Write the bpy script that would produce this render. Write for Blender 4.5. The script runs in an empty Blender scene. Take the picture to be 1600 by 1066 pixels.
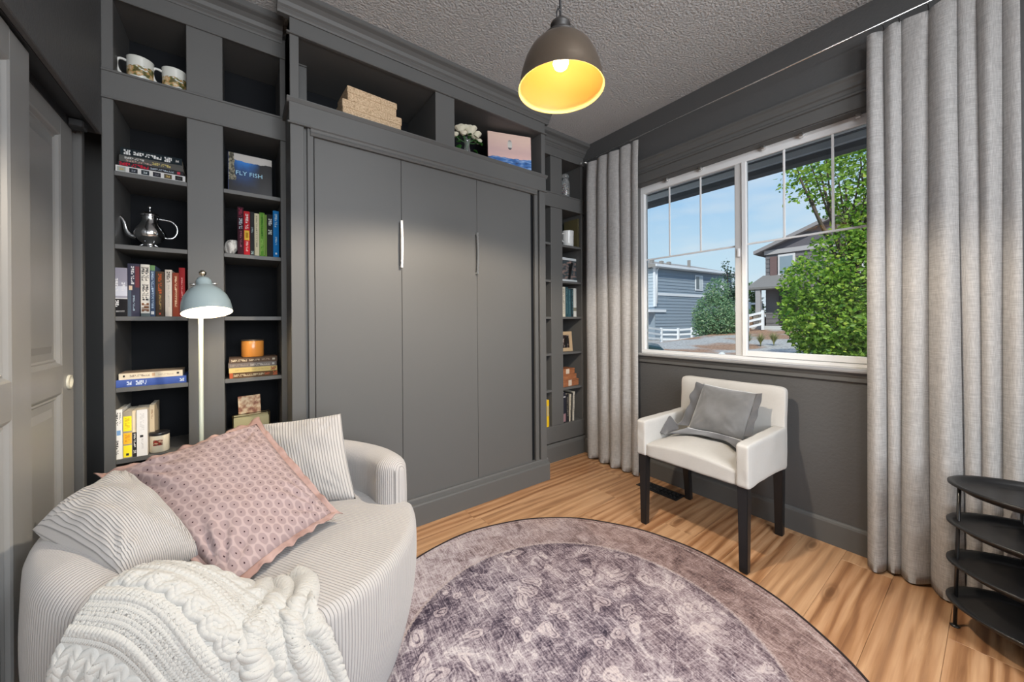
import bpy, bmesh, math, random
from mathutils import Vector, Matrix, noise
PI = math.pi
random.seed(7)
SC = bpy.context.scene
COL = SC.collection
# ------------------------------------------------------------------ camera
H = 1.2
YAW = 36.65
cd = bpy.data.cameras.new('camera')
cd.sensor_width = 36.0
cd.lens = 570.0 * 36.0 / 1600.0
cd.shift_y = -32.0 / 1600.0
cd.clip_start = 0.02
cd.clip_end = 400
cam = bpy.data.objects.new('camera', cd)
COL.objects.link(cam)
cam.matrix_world = (Matrix.Translation((0, 0, H)) @ Matrix.Rotation(math.radians(-YAW), 4, 'Z')
                    @ Matrix.Rotation(math.radians(90), 4, 'X') @ Matrix.Rotation(math.radians(-0.4), 4, 'Z'))
SC.camera = cam
# ------------------------------------------------------------------ view, world, lights
vs = SC.view_settings
vs.view_transform = 'Standard'
vs.look = 'None'
vs.exposure = 0.0
vs.gamma = 1.0
vs.use_curve_mapping = False

w = bpy.data.worlds.new('sky')
SC.world = w
w.use_nodes = True
nt = w.node_tree
nt.nodes.clear()
N = nt.nodes.new
L = nt.links.new
out = N('ShaderNodeOutputWorld')
bg = N('ShaderNodeBackground')
tc = N('ShaderNodeTexCoord')
sep = N('ShaderNodeSeparateXYZ')
L(tc.outputs['Generated'], sep.inputs[0])
ramp = N('ShaderNodeValToRGB')
ramp.color_ramp.elements[0].position = 0.0
ramp.color_ramp.elements[0].color = (0.74, 0.86, 0.95, 1)
ramp.color_ramp.elements[1].position = 0.75
ramp.color_ramp.elements[1].color = (0.10, 0.28, 0.70, 1)
e = ramp.color_ramp.elements.new(0.14)
e.color = (0.62, 0.82, 0.97, 1)
e = ramp.color_ramp.elements.new(0.38)
e.color = (0.30, 0.58, 0.95, 1)
L(sep.outputs['Z'], ramp.inputs[0])
mp = N('ShaderNodeMapping')
mp.inputs['Scale'].default_value = (1.6, 1.6, 6.0)
L(tc.outputs['Generated'], mp.inputs[0])
nz = N('ShaderNodeTexNoise')
nz.inputs['Scale'].default_value = 2.2
nz.inputs['Detail'].default_value = 6
L(mp.outputs[0], nz.inputs['Vector'])
cr = N('ShaderNodeValToRGB')
cr.color_ramp.elements[0].position = 0.48
cr.color_ramp.elements[1].position = 0.72
L(nz.outputs['Fac'], cr.inputs[0])
mul = N('ShaderNodeMath')
mul.operation = 'MULTIPLY'
mul.inputs[1].default_value = 0.7
L(cr.outputs[0], mul.inputs[0])
mix = N('ShaderNodeMixRGB')
mix.inputs[2].default_value = (0.86, 0.90, 0.95, 1)
L(mul.outputs[0], mix.inputs[0])
L(ramp.outputs[0], mix.inputs[1])
L(mix.outputs[0], bg.inputs['Color'])
bg.inputs['Strength'].default_value = 1.0
L(bg.outputs[0], out.inputs[0])


def lamp(name, kind, loc, energy, color=(1, 1, 1), aim=None, **kw):
    d = bpy.data.lights.new(name, kind)
    d.energy = energy
    d.color = color
    for k, v in kw.items():
        setattr(d, k, v)
    o = bpy.data.objects.new(name, d)
    COL.objects.link(o)
    o.location = loc
    if aim is not None:
        o.rotation_euler = (Vector(aim) - Vector(loc)).to_track_quat('-Z', 'Y').to_euler()
    return o


lamp('sun', 'SUN', (0, 0, 30), 4.2, (1.0, 0.96, 0.88), aim=(15, 9, 13), angle=0.02)
# two unseen area lamps, added behind the camera to fill the room
lamp('rear_fill', 'AREA', (0.55, -2.3, 1.75), 136.0, (0.92, 0.96, 1.0), aim=(0.8, 1.2, 1.2),
     shape='RECTANGLE', size=2.2, size_y=1.7)
lamp('ceiling_fill', 'AREA', (0.7, -0.45, 2.72), 34.0, (0.93, 0.965, 1.0), aim=(0.8, -0.1, 0),
     shape='DISK', size=0.5)  # added fill near the ceiling, stands for no fixture
BULB = 22.0
PENDANT = 100.0
LAMPBULB = 130.0


# ------------------------------------------------------------------ materials
def M(name, col, rough=0.5, metal=0.0, spec=0.5, bump=None, var=None, sheen=0.0, emit=None, obj_random=0.0,
      stretch=None, coords='Object', trans=0.0):
    m = bpy.data.materials.new(name)
    m.use_nodes = True
    n = m.node_tree.nodes
    l = m.node_tree.links
    p = n['Principled BSDF']
    c = tuple(col) + (1,)
    p.inputs['Base Color'].default_value = c
    p.inputs['Roughness'].default_value = rough
    p.inputs['Metallic'].default_value = metal
    p.inputs['Specular IOR Level'].default_value = spec
    if sheen:
        p.inputs['Sheen Weight'].default_value = sheen
    if trans:
        p.inputs['Transmission Weight'].default_value = trans
    if emit:
        p.inputs['Emission Color'].default_value = tuple(emit[0]) + (1,)
        p.inputs['Emission Strength'].default_value = emit[1]
    t = n.new('ShaderNodeTexCoord')
    src = t.outputs[coords]
    if stretch:
        mpn = n.new('ShaderNodeMapping')
        mpn.inputs['Scale'].default_value = stretch
        l.new(src, mpn.inputs[0])
        src = mpn.outputs[0]
    if var:   # (scale, second colour, contrast lo, hi)
        z = n.new('ShaderNodeTexNoise')
        z.inputs['Scale'].default_value = var[0]
        z.inputs['Detail'].default_value = 5
        l.new(src, z.inputs['Vector'])
        r = n.new('ShaderNodeValToRGB')
        r.color_ramp.elements[0].position = var[2]
        r.color_ramp.elements[1].position = var[3]
        r.color_ramp.elements[0].color = c
        r.color_ramp.elements[1].color = tuple(var[1]) + (1,)
        l.new(z.outputs['Fac'], r.inputs[0])
        l.new(r.outputs[0], p.inputs['Base Color'])
    if bump:  # (scale, strength, distance)
        z = n.new('ShaderNodeTexNoise')
        z.inputs['Scale'].default_value = bump[0]
        z.inputs['Detail'].default_value = 4
        l.new(src, z.inputs['Vector'])
        b = n.new('ShaderNodeBump')
        b.inputs['Strength'].default_value = bump[1]
        b.inputs['Distance'].default_value = bump[2]
        l.new(z.outputs['Fac'], b.inputs['Height'])
        l.new(b.outputs[0], p.inputs['Normal'])
    return m


class G:
    """small node graph helper"""
    def __init__(s, name):
        s.m = bpy.data.materials.new(name)
        s.m.use_nodes = True
        s.t = s.m.node_tree
        s.p = s.t.nodes['Principled BSDF']
        s.out = s.t.nodes['Material Output']

    def n(s, kind, **kw):
        x = s.t.nodes.new('ShaderNode' + kind)
        for k, v in kw.items():
            setattr(x, k, v)
        return x

    def l(s, a, b):
        s.t.links.new(a, b)

    def math(s, op, a, b=None, clamp=False):
        x = s.n('Math', operation=op)
        x.use_clamp = clamp
        for i, v in enumerate((a, b)):
            if v is None:
                continue
            if isinstance(v, (int, float)):
                x.inputs[i].default_value = v
            else:
                s.l(v, x.inputs[i])
        return x.outputs[0]

    def ramp(s, fac, stops, interp='LINEAR'):
        r = s.n('ValToRGB')
        r.color_ramp.interpolation = interp
        els = r.color_ramp.elements
        els[0].position, els[0].color = stops[0][0], tuple(stops[0][1]) + (1,)
        els[1].position, els[1].color = stops[-1][0], tuple(stops[-1][1]) + (1,)
        for q, c in stops[1:-1]:
            e = els.new(q)
            e.color = tuple(c) + (1,)
        s.l(fac, r.inputs[0])
        return r.outputs[0]

    def mix(s, fac, a, b, blend='MIX'):
        x = s.n('MixRGB', blend_type=blend)
        for i, v in enumerate((fac, a, b)):
            if isinstance(v, (int, float)):
                x.inputs[i].default_value = v
            elif isinstance(v, tuple):
                x.inputs[i].default_value = v + (1,)
            else:
                s.l(v, x.inputs[i])
        return x.outputs[0]

    def noise(s, vec, scale, detail=4, rough=0.5, dist=0.0):
        z = s.n('TexNoise')
        z.inputs['Scale'].default_value = scale
        z.inputs['Detail'].default_value = detail
        z.inputs['Roughness'].default_value = rough
        z.inputs['Distortion'].default_value = dist
        s.l(vec, z.inputs['Vector'])
        return z.outputs['Fac']

    def mapping(s, vec, scale=(1, 1, 1), loc=(0, 0, 0), rot=(0, 0, 0)):
        z = s.n('Mapping')
        z.inputs['Scale'].default_value = scale
        z.inputs['Location'].default_value = loc
        z.inputs['Rotation'].default_value = rot
        s.l(vec, z.inputs[0])
        return z.outputs[0]

    def bump(s, h, strength, dist):
        b = s.n('Bump')
        b.inputs['Strength'].default_value = strength
        b.inputs['Distance'].default_value = dist
        s.l(h, b.inputs['Height'])
        s.l(b.outputs[0], s.p.inputs['Normal'])


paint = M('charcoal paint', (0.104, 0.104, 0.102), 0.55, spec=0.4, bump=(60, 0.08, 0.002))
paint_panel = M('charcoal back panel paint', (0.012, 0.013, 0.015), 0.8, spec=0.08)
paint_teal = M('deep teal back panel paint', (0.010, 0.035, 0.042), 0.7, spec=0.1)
doorpaint = M('grey door paint', (0.26, 0.26, 0.255), 0.36, spec=0.6, bump=(25, 0.05, 0.002))
wallpaint = M('textured charcoal wall paint', (0.085, 0.085, 0.086), 0.55, bump=(70, 0.5, 0.004))
ceilpaint = M('textured grey ceiling paint', (0.58, 0.58, 0.58), 0.75, bump=(85, 1.0, 0.016))
hallpaint = M('hall wall paint', (0.7, 0.69, 0.67), 0.8)
white = M('white vinyl', (0.80, 0.81, 0.82), 0.4)
black = M('black metal', (0.012, 0.012, 0.013), 0.38, spec=0.6, bump=(40, 0.1, 0.002))
blackwood = M('black stained wood', (0.010, 0.010, 0.011), 0.4, bump=(20, 0.1, 0.001))
steel = M('brushed steel', (0.75, 0.75, 0.74), 0.28, metal=1.0)
chrome = M('polished silver', (0.72, 0.74, 0.76), 0.14, metal=1.0)
paper = M('book pages', (0.72, 0.66, 0.54), 0.85, bump=(200, 0.3, 0.001))


# ------------------------------------------------------------------ mesh helpers
def bx(bm, x0, x1, y0, y1, z0, z1, bev=0.0, mi=0, seg=1, mat=None):
    vs_ = [bm.verts.new((x, y, z)) for x in (x0, x1) for y in (y0, y1) for z in (z0, z1)]
    idx = [(0, 1, 3, 2), (4, 6, 7, 5), (0, 4, 5, 1), (2, 3, 7, 6), (0, 2, 6, 4), (1, 5, 7, 3)]
    fs = [bm.faces.new([vs_[i] for i in f]) for f in idx]
    for f in fs:
        f.material_index = mi
    if mat is not None:
        for v in vs_:
            v.co = mat @ v.co
    if bev > 0:
        ed = list({e for f in fs for e in f.edges})
        r = bmesh.ops.bevel(bm, geom=ed, offset=bev, segments=seg, affect='EDGES', profile=0.5)
        for f in r['faces']:
            f.material_index = mi
    return bm


def B(*a, **k):
    return bx(bmesh.new(), *a, **k)


def lathe(bm, prof, n=32, c=(0, 0, 0), mi=0, cap=True, mat=None, smooth=True):
    rings = []
    for r, z in prof:
        if r < 1e-5:
            rings.append([bm.verts.new((c[0], c[1], c[2] + z))])
        else:
            rings.append([bm.verts.new((c[0] + r * math.cos(2 * PI * i / n), c[1] + r * math.sin(2 * PI * i / n), c[2] + z))
                          for i in range(n)])
    for a, b in zip(rings, rings[1:]):
        for i in range(n):
            j = (i + 1) % n
            q = [a[i % len(a)], a[j % len(a)], b[j % len(b)], b[i % len(b)]]
            q2 = []
            for v in q:
                if v not in q2:
                    q2.append(v)
            if len(q2) > 2:
                f = bm.faces.new(q2)
                f.smooth = smooth
                f.material_index = mi
    if mat is not None:
        for rr in rings:
            for v in rr:
                v.co = mat @ v.co
    return bm


def sm(pts, k=4):
    P_ = [Vector(p) for p in pts]
    out_ = []
    for i in range(len(P_) - 1):
        p0, p1, p2, p3 = P_[max(0, i - 1)], P_[i], P_[i + 1], P_[min(len(P_) - 1, i + 2)]
        for j in range(k):
            f = j / k
            out_.append(0.5 * (2 * p1 + (p2 - p0) * f + (2 * p0 - 5 * p1 + 4 * p2 - p3) * f * f + (3 * p1 - p0 - 3 * p2 + p3) * f ** 3))
    return out_ + [P_[-1]]


def tube(bm, pts, r, n=10, mi=0, closed=False, caps=True):
    pts = [Vector(p) for p in pts]
    rad = r if isinstance(r, (list, tuple)) else [r] * len(pts)
    rings = []
    m = len(pts)
    prev = None
    for i, p in enumerate(pts):
        if closed:
            d = pts[(i + 1) % m] - pts[i - 1]
        else:
            d = pts[min(i + 1, m - 1)] - pts[max(i - 1, 0)]
        d.normalize()
        if prev is None:
            a = Vector((0, 0, 1)) if abs(d.z) < 0.9 else Vector((1, 0, 0))
            u = d.cross(a).normalized()
        else:
            u = (prev - d * prev.dot(d)).normalized()
        prev = u
        v = d.cross(u)
        rings.append([bm.verts.new(p + (u * math.cos(2 * PI * k / n) + v * math.sin(2 * PI * k / n)) * rad[i]) for k in range(n)])
    R = rings + ([rings[0]] if closed else [])
    for a, b in zip(R, R[1:]):
        for k in range(n):
            f = bm.faces.new((a[k], a[(k + 1) % n], b[(k + 1) % n], b[k]))
            f.smooth = True
            f.material_index = mi
    if caps and not closed:
        bm.faces.new(rings[0][::-1]).material_index = mi
        bm.faces.new(rings[-1]).material_index = mi
    return bm


def grid(bm, fn, nu, nv, uvfn=None, mi=0, closed_u=False, smooth=True):
    uvl = bm.loops.layers.uv.verify()
    V = [[bm.verts.new(fn(i / nu, j / nv)) for j in range(nv + 1)] for i in range(nu if closed_u else nu + 1)]
    for i in range(nu):
        i2 = (i + 1) % len(V) if closed_u else i + 1
        for j in range(nv):
            try:
                f = bm.faces.new((V[i][j], V[i2][j], V[i2][j + 1], V[i][j + 1]))
            except ValueError:
                continue
            f.smooth = smooth
            f.material_index = mi
            for lp, (a, b) in zip(f.loops, ((i, j), (i + 1, j), (i + 1, j + 1), (i, j + 1))):
                lp[uvl].uv = uvfn(a / nu, b / nv) if uvfn else (a / nu, b / nv)
    return V


def profile_y(bm, prof, y0, y1, mi=0, smooth=False):
    """closed (x,z) profile extruded along y"""
    a = [bm.verts.new((x, y0, z)) for x, z in prof]
    b = [bm.verts.new((x, y1, z)) for x, z in prof]
    n = len(prof)
    for i in range(n):
        j = (i + 1) % n
        f = bm.faces.new((a[i], a[j], b[j], b[i]))
        f.material_index = mi
        f.smooth = smooth
    bm.faces.new(a[::-1])
    bm.faces.new(b)
    return bm


def profile_x(bm, prof, x0, x1, mi=0):
    """closed (y,z) profile extruded along x"""
    a = [bm.verts.new((x0, y, z)) for y, z in prof]
    b = [bm.verts.new((x1, y, z)) for y, z in prof]
    n = len(prof)
    for i in range(n):
        j = (i + 1) % n
        bm.faces.new((a[i], a[j], b[j], b[i])).material_index = mi
    bm.faces.new(a[::-1])
    bm.faces.new(b)
    return bm


def W(o):
    m = o.matrix_basis.copy()
    while o.parent:
        o = o.parent
        m = o.matrix_basis @ m
    return m


def obj(name, bm, mats, parent=None, world=True, smooth=None, uv=False, fixn=True):
    if parent is not None and world:
        bm.transform(W(parent).inverted())
    if fixn:
        bmesh.ops.recalc_face_normals(bm, faces=bm.faces[:])
    me = bpy.data.meshes.new(name)
    bm.to_mesh(me)
    bm.free()
    if not isinstance(mats, (list, tuple)):
        mats = [mats]
    for m in mats:
        me.materials.append(m)
    if smooth is not None:
        for p in me.polygons:
            p.use_smooth = smooth
    o = bpy.data.objects.new(name, me)
    COL.objects.link(o)
    if parent is not None:
        o.parent = parent
    return o


def thing(name, label, cat, loc=(0, 0, 0), rot=(0, 0, 0), group=None):
    o = bpy.data.objects.new(name, None)
    o.empty_display_size = 0.05
    COL.objects.link(o)
    o.location = loc
    o.rotation_euler = rot
    o['label'] = label
    o['category'] = cat
    if group:
        o['group'] = group
    return o


def tag(o, label, cat, group=None):
    o['label'] = label
    o['category'] = cat
    if group:
        o['group'] = group
    return o


def struct(name, bm, m, parent=None, **k):
    o = obj(name, bm, m, parent, **k)
    if parent is None:
        o['kind'] = 'structure'
    return o


def slabel(o, t):
    o['label'] = t
    return o
# ------------------------------------------------------------------ room shell
XL, XW, YBK, YF = -0.47, 2.52, 2.60, -1.0       # closet header plane, window wall, back wall, wall behind the camera
ZC = 2.775
WY0, WY1, WZ0, WZ1 = 0.27, 1.735, 0.94, 2.26    # window opening

# wood floor: boards laid along x
gw = G('hickory board')
tco = gw.n('TexCoord')
oi = gw.n('ObjectInfo')
cmb = gw.n('CombineXYZ')
gw.l(gw.math('MULTIPLY', oi.outputs['Random'], 37.0), cmb.inputs[0])
gw.l(gw.math('MULTIPLY', oi.outputs['Random'], 91.0), cmb.inputs[1])
va = gw.n('VectorMath', operation='ADD')
gw.l(tco.outputs['Object'], va.inputs[0])
gw.l(cmb.outputs[0], va.inputs[1])
v1 = gw.mapping(va.outputs[0], (0.55, 5.5, 1))
warp = gw.noise(v1, 2.2, 3, 0.5, 0.6)
wv = gw.n('TexWave', wave_type='BANDS', bands_direction='Y')
wv.inputs['Scale'].default_value = 1.1
wv.inputs['Distortion'].default_value = 9.0
wv.inputs['Detail'].default_value = 3.0
wv.inputs['Detail Scale'].default_value = 1.2
gw.l(v1, wv.inputs['Vector'])
fine = gw.noise(gw.mapping(va.outputs[0], (3, 90, 1)), 1.0, 3)
gr = gw.noise(gw.mapping(va.outputs[0], (0.45, 9, 1)), 1.8, 6, 0.62, 1.6)
g1 = gw.ramp(gw.math('ADD', gw.math('MULTIPLY', wv.outputs['Fac'], 0.25), gw.math('MULTIPLY', gr, 0.75)), [(0.32, (0.20, 0.085, 0.035)), (0.45, (0.41, 0.21, 0.095)), (0.60, (0.57, 0.335, 0.18))])
g2 = gw.mix(gw.ramp(warp, [(0.42, (0, 0, 0)), (0.75, (0.55, 0.55, 0.55))]), g1, (0.33, 0.145, 0.06))
g3 = gw.mix(gw.math('MULTIPLY', oi.outputs['Random'], 0.45), g2, (0.62, 0.40, 0.225))
g4 = gw.mix(gw.ramp(fine, [(0.38, (0.3, 0.3, 0.3)), (0.62, (0, 0, 0))]), g3, (0.33, 0.15, 0.065))
vor = gw.n('TexVoronoi', feature='F1', voronoi_dimensions='2D')
vor.inputs['Scale'].default_value = 1.0
gw.l(gw.mapping(va.outputs[0], (1.1, 3.6, 1)), vor.inputs['Vector'])
knot = gw.ramp(vor.outputs['Distance'], [(0.02, (1, 1, 1)), (0.045, (0.75,) * 3), (0.06, (0.25,) * 3), (0.075, (0.55,) * 3), (0.11, (0, 0, 0))])
g5 = gw.mix(gw.math('MULTIPLY', knot, 0.75), g4, (0.13, 0.055, 0.022))
gw.l(g5, gw.p.inputs['Base Color'])
gw.p.inputs['Roughness'].default_value = 0.42
gw.bump(fine, 0.12, 0.001)
wood = gw.m

base = B(XL - 0.7, XW + 0.12, YF - 2.4, YBK + 0.1, -0.12, -0.012)
floor = struct('floor', base, M('subfloor', (0.05, 0.03, 0.02), 0.9))
rr = random.Random(3)
PW = 0.178
row = 0
y = YBK + 0.02 - PW
while y > YF - 0.6:
    xs = [XL - 0.62]
    x = xs[0] + 0.25 + rr.random() * 1.0
    while x < XW + 0.05:
        xs.append(x)
        x += 0.85 + rr.random() * 0.6
    xs.append(XW + 0.1)
    for a, b in zip(xs, xs[1:]):
        bm = B(a + 0.0004 - (a + b) / 2, b - 0.0004 - (a + b) / 2, 0.0004, PW - 0.0004, -0.012, 0.0, 0.0008)
        o = obj('plank', bm, wood, world=False)
        o.location = ((a + b) / 2, y, 0)
        o.parent = floor
    y -= PW
    row += 1

# ceiling
struct('ceiling', B(XL - 0.7, XW + 0.12, YF, YBK + 0.1, ZC, ZC + 0.12), ceilpaint)
# back wall, walls
struct('wall_back', B(XL - 0.7, XW + 0.12, YBK, YBK + 0.1, -0.012, ZC), paint)
bm = bmesh.new()
T = 0.12
bx(bm, XW, XW + T, YF, WY0, -0.012, ZC)
bx(bm, XW, XW + T, WY1, YBK, -0.012, ZC)
bx(bm, XW, XW + T, WY0, WY1, -0.012, WZ0)
bx(bm, XW, XW + T, WY0, WY1, WZ1, ZC)
struct('wall_right', bm, wallpaint)
# wall behind the camera, with the opening to the hall
bm = bmesh.new()
bx(bm, -1.15, -0.45, YF - 0.1, YF, 0, ZC)
bx(bm, 1.75, XW + T, YF - 0.1, YF, 0, ZC)
bx(bm, -0.45, 1.75, YF - 0.1, YF, 2.6, ZC)
struct('wall_front', bm, wallpaint)
bm = bmesh.new()
bx(bm, -1.6, XW + T, -3.6, -3.5, 0, ZC)
bx(bm, -1.7, -1.6, -3.6, YF - 0.1, 0, ZC)
bx(bm, XW + T, XW + T + 0.1, -3.6, YF, 0, ZC)
bx(bm, -1.7, XW + T + 0.1, -3.6, YF, ZC, ZC + 0.1)
bx(bm, -1.7, XW + T + 0.1, -3.6, YF - 0.6, -0.1, -0.013)
struct('wall_hall', bm, hallpaint)

# left wall: closet header with sliding doors below
bm = bmesh.new()
bx(bm, XL - 0.10, XL, YF, 2.29, 2.005, ZC)
bx(bm, -1.2, -1.12, YF, YBK, 0, ZC)
bx(bm, -1.12, -0.60, 2.255, 2.29, 0, 2.005)
bx(bm, -1.12, XL, YF - 0.02, YF + 0.08, 0, 2.005)
struct('wall_left', bm, wallpaint)
struct('trim_1', B(-0.60, -0.515, 2.235, 2.27, 0, 2.005, 0.003), paint)
# header edge bead and the door track under it
bm = bmesh.new()
bx(bm, XL - 0.012, XL + 0.006, YF + 0.08, 2.255, 1.995, 2.012, 0.003)
struct('trim_2', bm, wallpaint)
tr = thing('door_track', 'dark metal sliding door track under the closet header', 'track', (-0.52, 0.6, 1.99))
bm = bmesh.new()
bx(bm, -0.575, -0.482, YF + 0.1, 2.23, 1.996, 2.004)
bx(bm, -0.578, -0.572, YF + 0.1, 2.23, 1.965, 2.004)
bx(bm, -0.533, -0.529, YF + 0.1, 2.23, 1.968, 2.004)
obj('rail', bm, black, tr)
obj('end_bracket', B(-0.53, -0.488, 2.14, 2.19, 1.965, 1.996, 0.004), black, tr)


def closet_door(n, x, y0, y1, ztop, lab):
    th = 0.034
    d = thing('door_%d' % n, lab, 'door', (x, (y0 + y1) / 2, 0.012))
    d['kind'] = 'structure'
    del d['category']
    m = 0.115
    pan = [(1.045, 1.905), (0.16, 0.945)]
    bm = bmesh.new()
    # stiles and rails around sunk panels
    bx(bm, x - th, x, y0, y0 + m, 0.012, ztop, 0.002)
    bx(bm, x - th, x, y1 - m, y1, 0.012, ztop, 0.002)
    zs = [0.012, pan[1][0], pan[1][1], pan[0][0], pan[0][1], ztop]
    for a, b in ((0, 1), (2, 3), (4, 5)):
        bx(bm, x - th, x, y0 + m, y1 - m, zs[a], zs[b])
    obj('frame', bm, doorpaint, d)
    for z0, z1 in pan:
        bm = bmesh.new()
        a0, a1 = y0 + m, y1 - m
        # ogee sticking: nested rings stepping in, then a raised field
        rings = [(0.0, 0.0), (0.006, -0.003), (0.014, -0.011), (0.020, -0.009), (0.026, -0.013), (0.050, -0.012), (0.075, -0.004)]
        loops = []
        for ins, dx in rings:
            loops.append([bm.verts.new((x + dx, yy, zz)) for yy, zz in
                          ((a0 + ins, z0 + ins), (a1 - ins, z0 + ins), (a1 - ins, z1 - ins), (a0 + ins, z1 - ins))])
        for p, q in zip(loops, loops[1:]):
            for i in range(4):
                bm.faces.new((p[i], p[(i + 1) % 4], q[(i + 1) % 4], q[i]))
        bm.faces.new(loops[-1])
        obj('panel', bm, doorpaint, d)
    return d


d1 = closet_door(1, -0.533, 1.29, 2.20, 1.992, 'grey panelled sliding closet door nearest the bookcase, with a round finger pull')
bm = bmesh.new()
mt = Matrix.Translation((-0.533, 2.15, 0.975)) @ Matrix.Rotation(PI / 2, 4, 'Y')
lathe(bm, [(0.0, 0.001), (0.019, 0.001), (0.021, 0.006), (0.027, 0.006), (0.028, 0.0), (0.028, -0.002)], 28, mat=mt)
slabel(obj('finger_pull', bm, M('cream pull', (0.62, 0.60, 0.50), 0.3), d1), 'round pale finger pull')
closet_door(2, -0.490, 0.78, 1.69, 1.990, 'grey panelled sliding closet door at the left edge, in front of the other')

# baseboard under the window
bm = bmesh.new()
profile_y(bm, [(XW, 0.0), (XW - 0.016, 0.0), (XW - 0.016, 0.112), (XW - 0.012, 0.122), (XW - 0.006, 0.128), (XW, 0.13)], YF, 2.28)
struct('baseboard_right', bm, paint)

# ------------------------------------------------------------------ window
gl = G('window glass')
gl.t.nodes.remove(gl.p)
tb = gl.n('BsdfTransparent')
gb = gl.n('BsdfGlossy')
gb.inputs['Roughness'].default_value = 0.02
fr = gl.n('Fresnel')
fr.inputs['IOR'].default_value = 1.35
ms = gl.n('MixShader')
gl.l(fr.outputs[0], ms.inputs[0])
gl.l(tb.outputs[0], ms.inputs[1])
gl.l(gb.outputs[0], ms.inputs[2])
gl.l(ms.outputs[0], gl.out.inputs[0])
tb.inputs[0].default_value = (0.95, 0.97, 0.97, 1)
glass = gl.m

win = thing('window_1', 'white sliding window with a grid of bars in its upper part', 'window', (XW + 0.1, 1.0, WZ0))
del win['category']
win['kind'] = 'structure'
FX0, FX1 = 2.585, 2.635
bm = bmesh.new()
bx(bm, FX0, FX1, WY0, WY1, 2.203, WZ1, 0.003)          # head
bx(bm, FX0, FX1, WY0, WY1, WZ0, 0.962, 0.003)          # sill member
bx(bm, FX0, FX1, WY1 - 0.035, WY1, 0.962, 2.203, 0.003)
bx(bm, FX0, FX1, WY0, WY0 + 0.035, 0.962, 2.203, 0.003)
obj('outer_frame', bm, white, win)
bm = bmesh.new()                                        # left pane (far): meeting stile
bx(bm, FX0 + 0.004, FX1 - 0.012, 0.998, 1.040, 0.962, 2.203, 0.003)
slabel(obj('meeting_stile', bm, M('shaded vinyl', (0.60, 0.60, 0.60), 0.4), win), 'meeting stile between the two panes, greyed for shade')  # white vinyl darkened, shade put into the colour
bm = bmesh.new()                                        # right sash frame, proud
SX0, SX1 = 2.578, 2.612
bx(bm, SX0, SX1, 0.968, 0.996, 0.962, 2.203, 0.003)
bx(bm, SX0, SX1, WY0 + 0.035, 0.968, 0.962, 0.998, 0.003)
bx(bm, SX0, SX1, WY0 + 0.035, WY0 + 0.065, 0.998, 2.203, 0.003)
obj('sash_frame', bm, white, win)
obj('latch', B(2.572, 2.586, 1.005, 1.02, 1.60, 1.655, 0.003), white, win)
for (y0, y1, xg) in ((1.040, 1.700, 2.615), (0.335, 0.968, 2.598)):
    obj('pane', B(xg, xg + 0.004, y0, y1, 0.962, 2.203), glass, win)
mz = 1.676
for (y0, y1, xg, bars) in ((1.040, 1.700, 2.615, (1.268, 1.500)), (0.335, 0.968, 2.598, (0.548, 0.770))):
    obj('grid_bar', B(xg - 0.008, xg - 0.001, y0, y1, mz - 0.006, mz + 0.006, 0.002), white, win)
    for yy in bars:
        obj('grid_bar', B(xg - 0.008, xg - 0.001, yy - 0.006, yy + 0.006, mz + 0.006, 2.203, 0.002), white, win)

# reveal, stool, apron and moulded head casing
bm = bmesh.new()
bx(bm, XW - 0.002, FX0 + 0.004, WY0 - 0.012, WY0 + 0.004, WZ0, WZ1 - 0.004)
bx(bm, XW - 0.002, FX0 + 0.004, WY1 - 0.004, WY1 + 0.012, WZ0, WZ1 - 0.004)
bx(bm, XW - 0.002, FX0 + 0.004, WY0, WY1, WZ1 - 0.004, WZ1 + 0.012)
struct('trim_3', bm, paint)
bm = bmesh.new()
profile_y(bm, [(FX0 + 0.004, 0.921), (2.478, 0.921), (2.470, 0.926), (2.468, 0.934), (2.473, 0.941), (2.48, 0.943), (FX0 + 0.004, 0.943)],
          WY0 - 0.11, WY1 + 0.10)
struct('trim_4', bm, M('window stool gloss paint', (0.30, 0.30, 0.30), 0.12, spec=0.9))
bm = bmesh.new()
profile_y(bm, [(XW, 0.921), (2.492, 0.921), (2.496, 0.905), (2.503, 0.895), (2.503, 0.875), (2.512, 0.868), (XW, 0.866)],
          WY0 - 0.09, WY1 + 0.08)
struct('trim_5', bm, paint)
bm = bmesh.new()
profile_y(bm, [(XW, 2.425), (2.470, 2.425), (2.468, 2.415), (2.478, 2.405), (2.486, 2.388), (2.488, 2.372), (2.496, 2.366),
               (2.498, 2.348), (2.492, 2.340), (2.492, 2.330), (2.502, 2.326), (2.504, 2.285), (2.508, 2.262), (XW, 2.260)],
          WY0 - 0.11, WY1 + 0.10)
struct('trim_6', bm, paint)
for s, (a, b) in enumerate(((WY0 - 0.085, WY0), (WY1, WY1 + 0.075))):
    struct('trim_%d' % (7 + s), B(2.502, XW, a, b, 0.943, 2.262, 0.004), paint)
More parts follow.
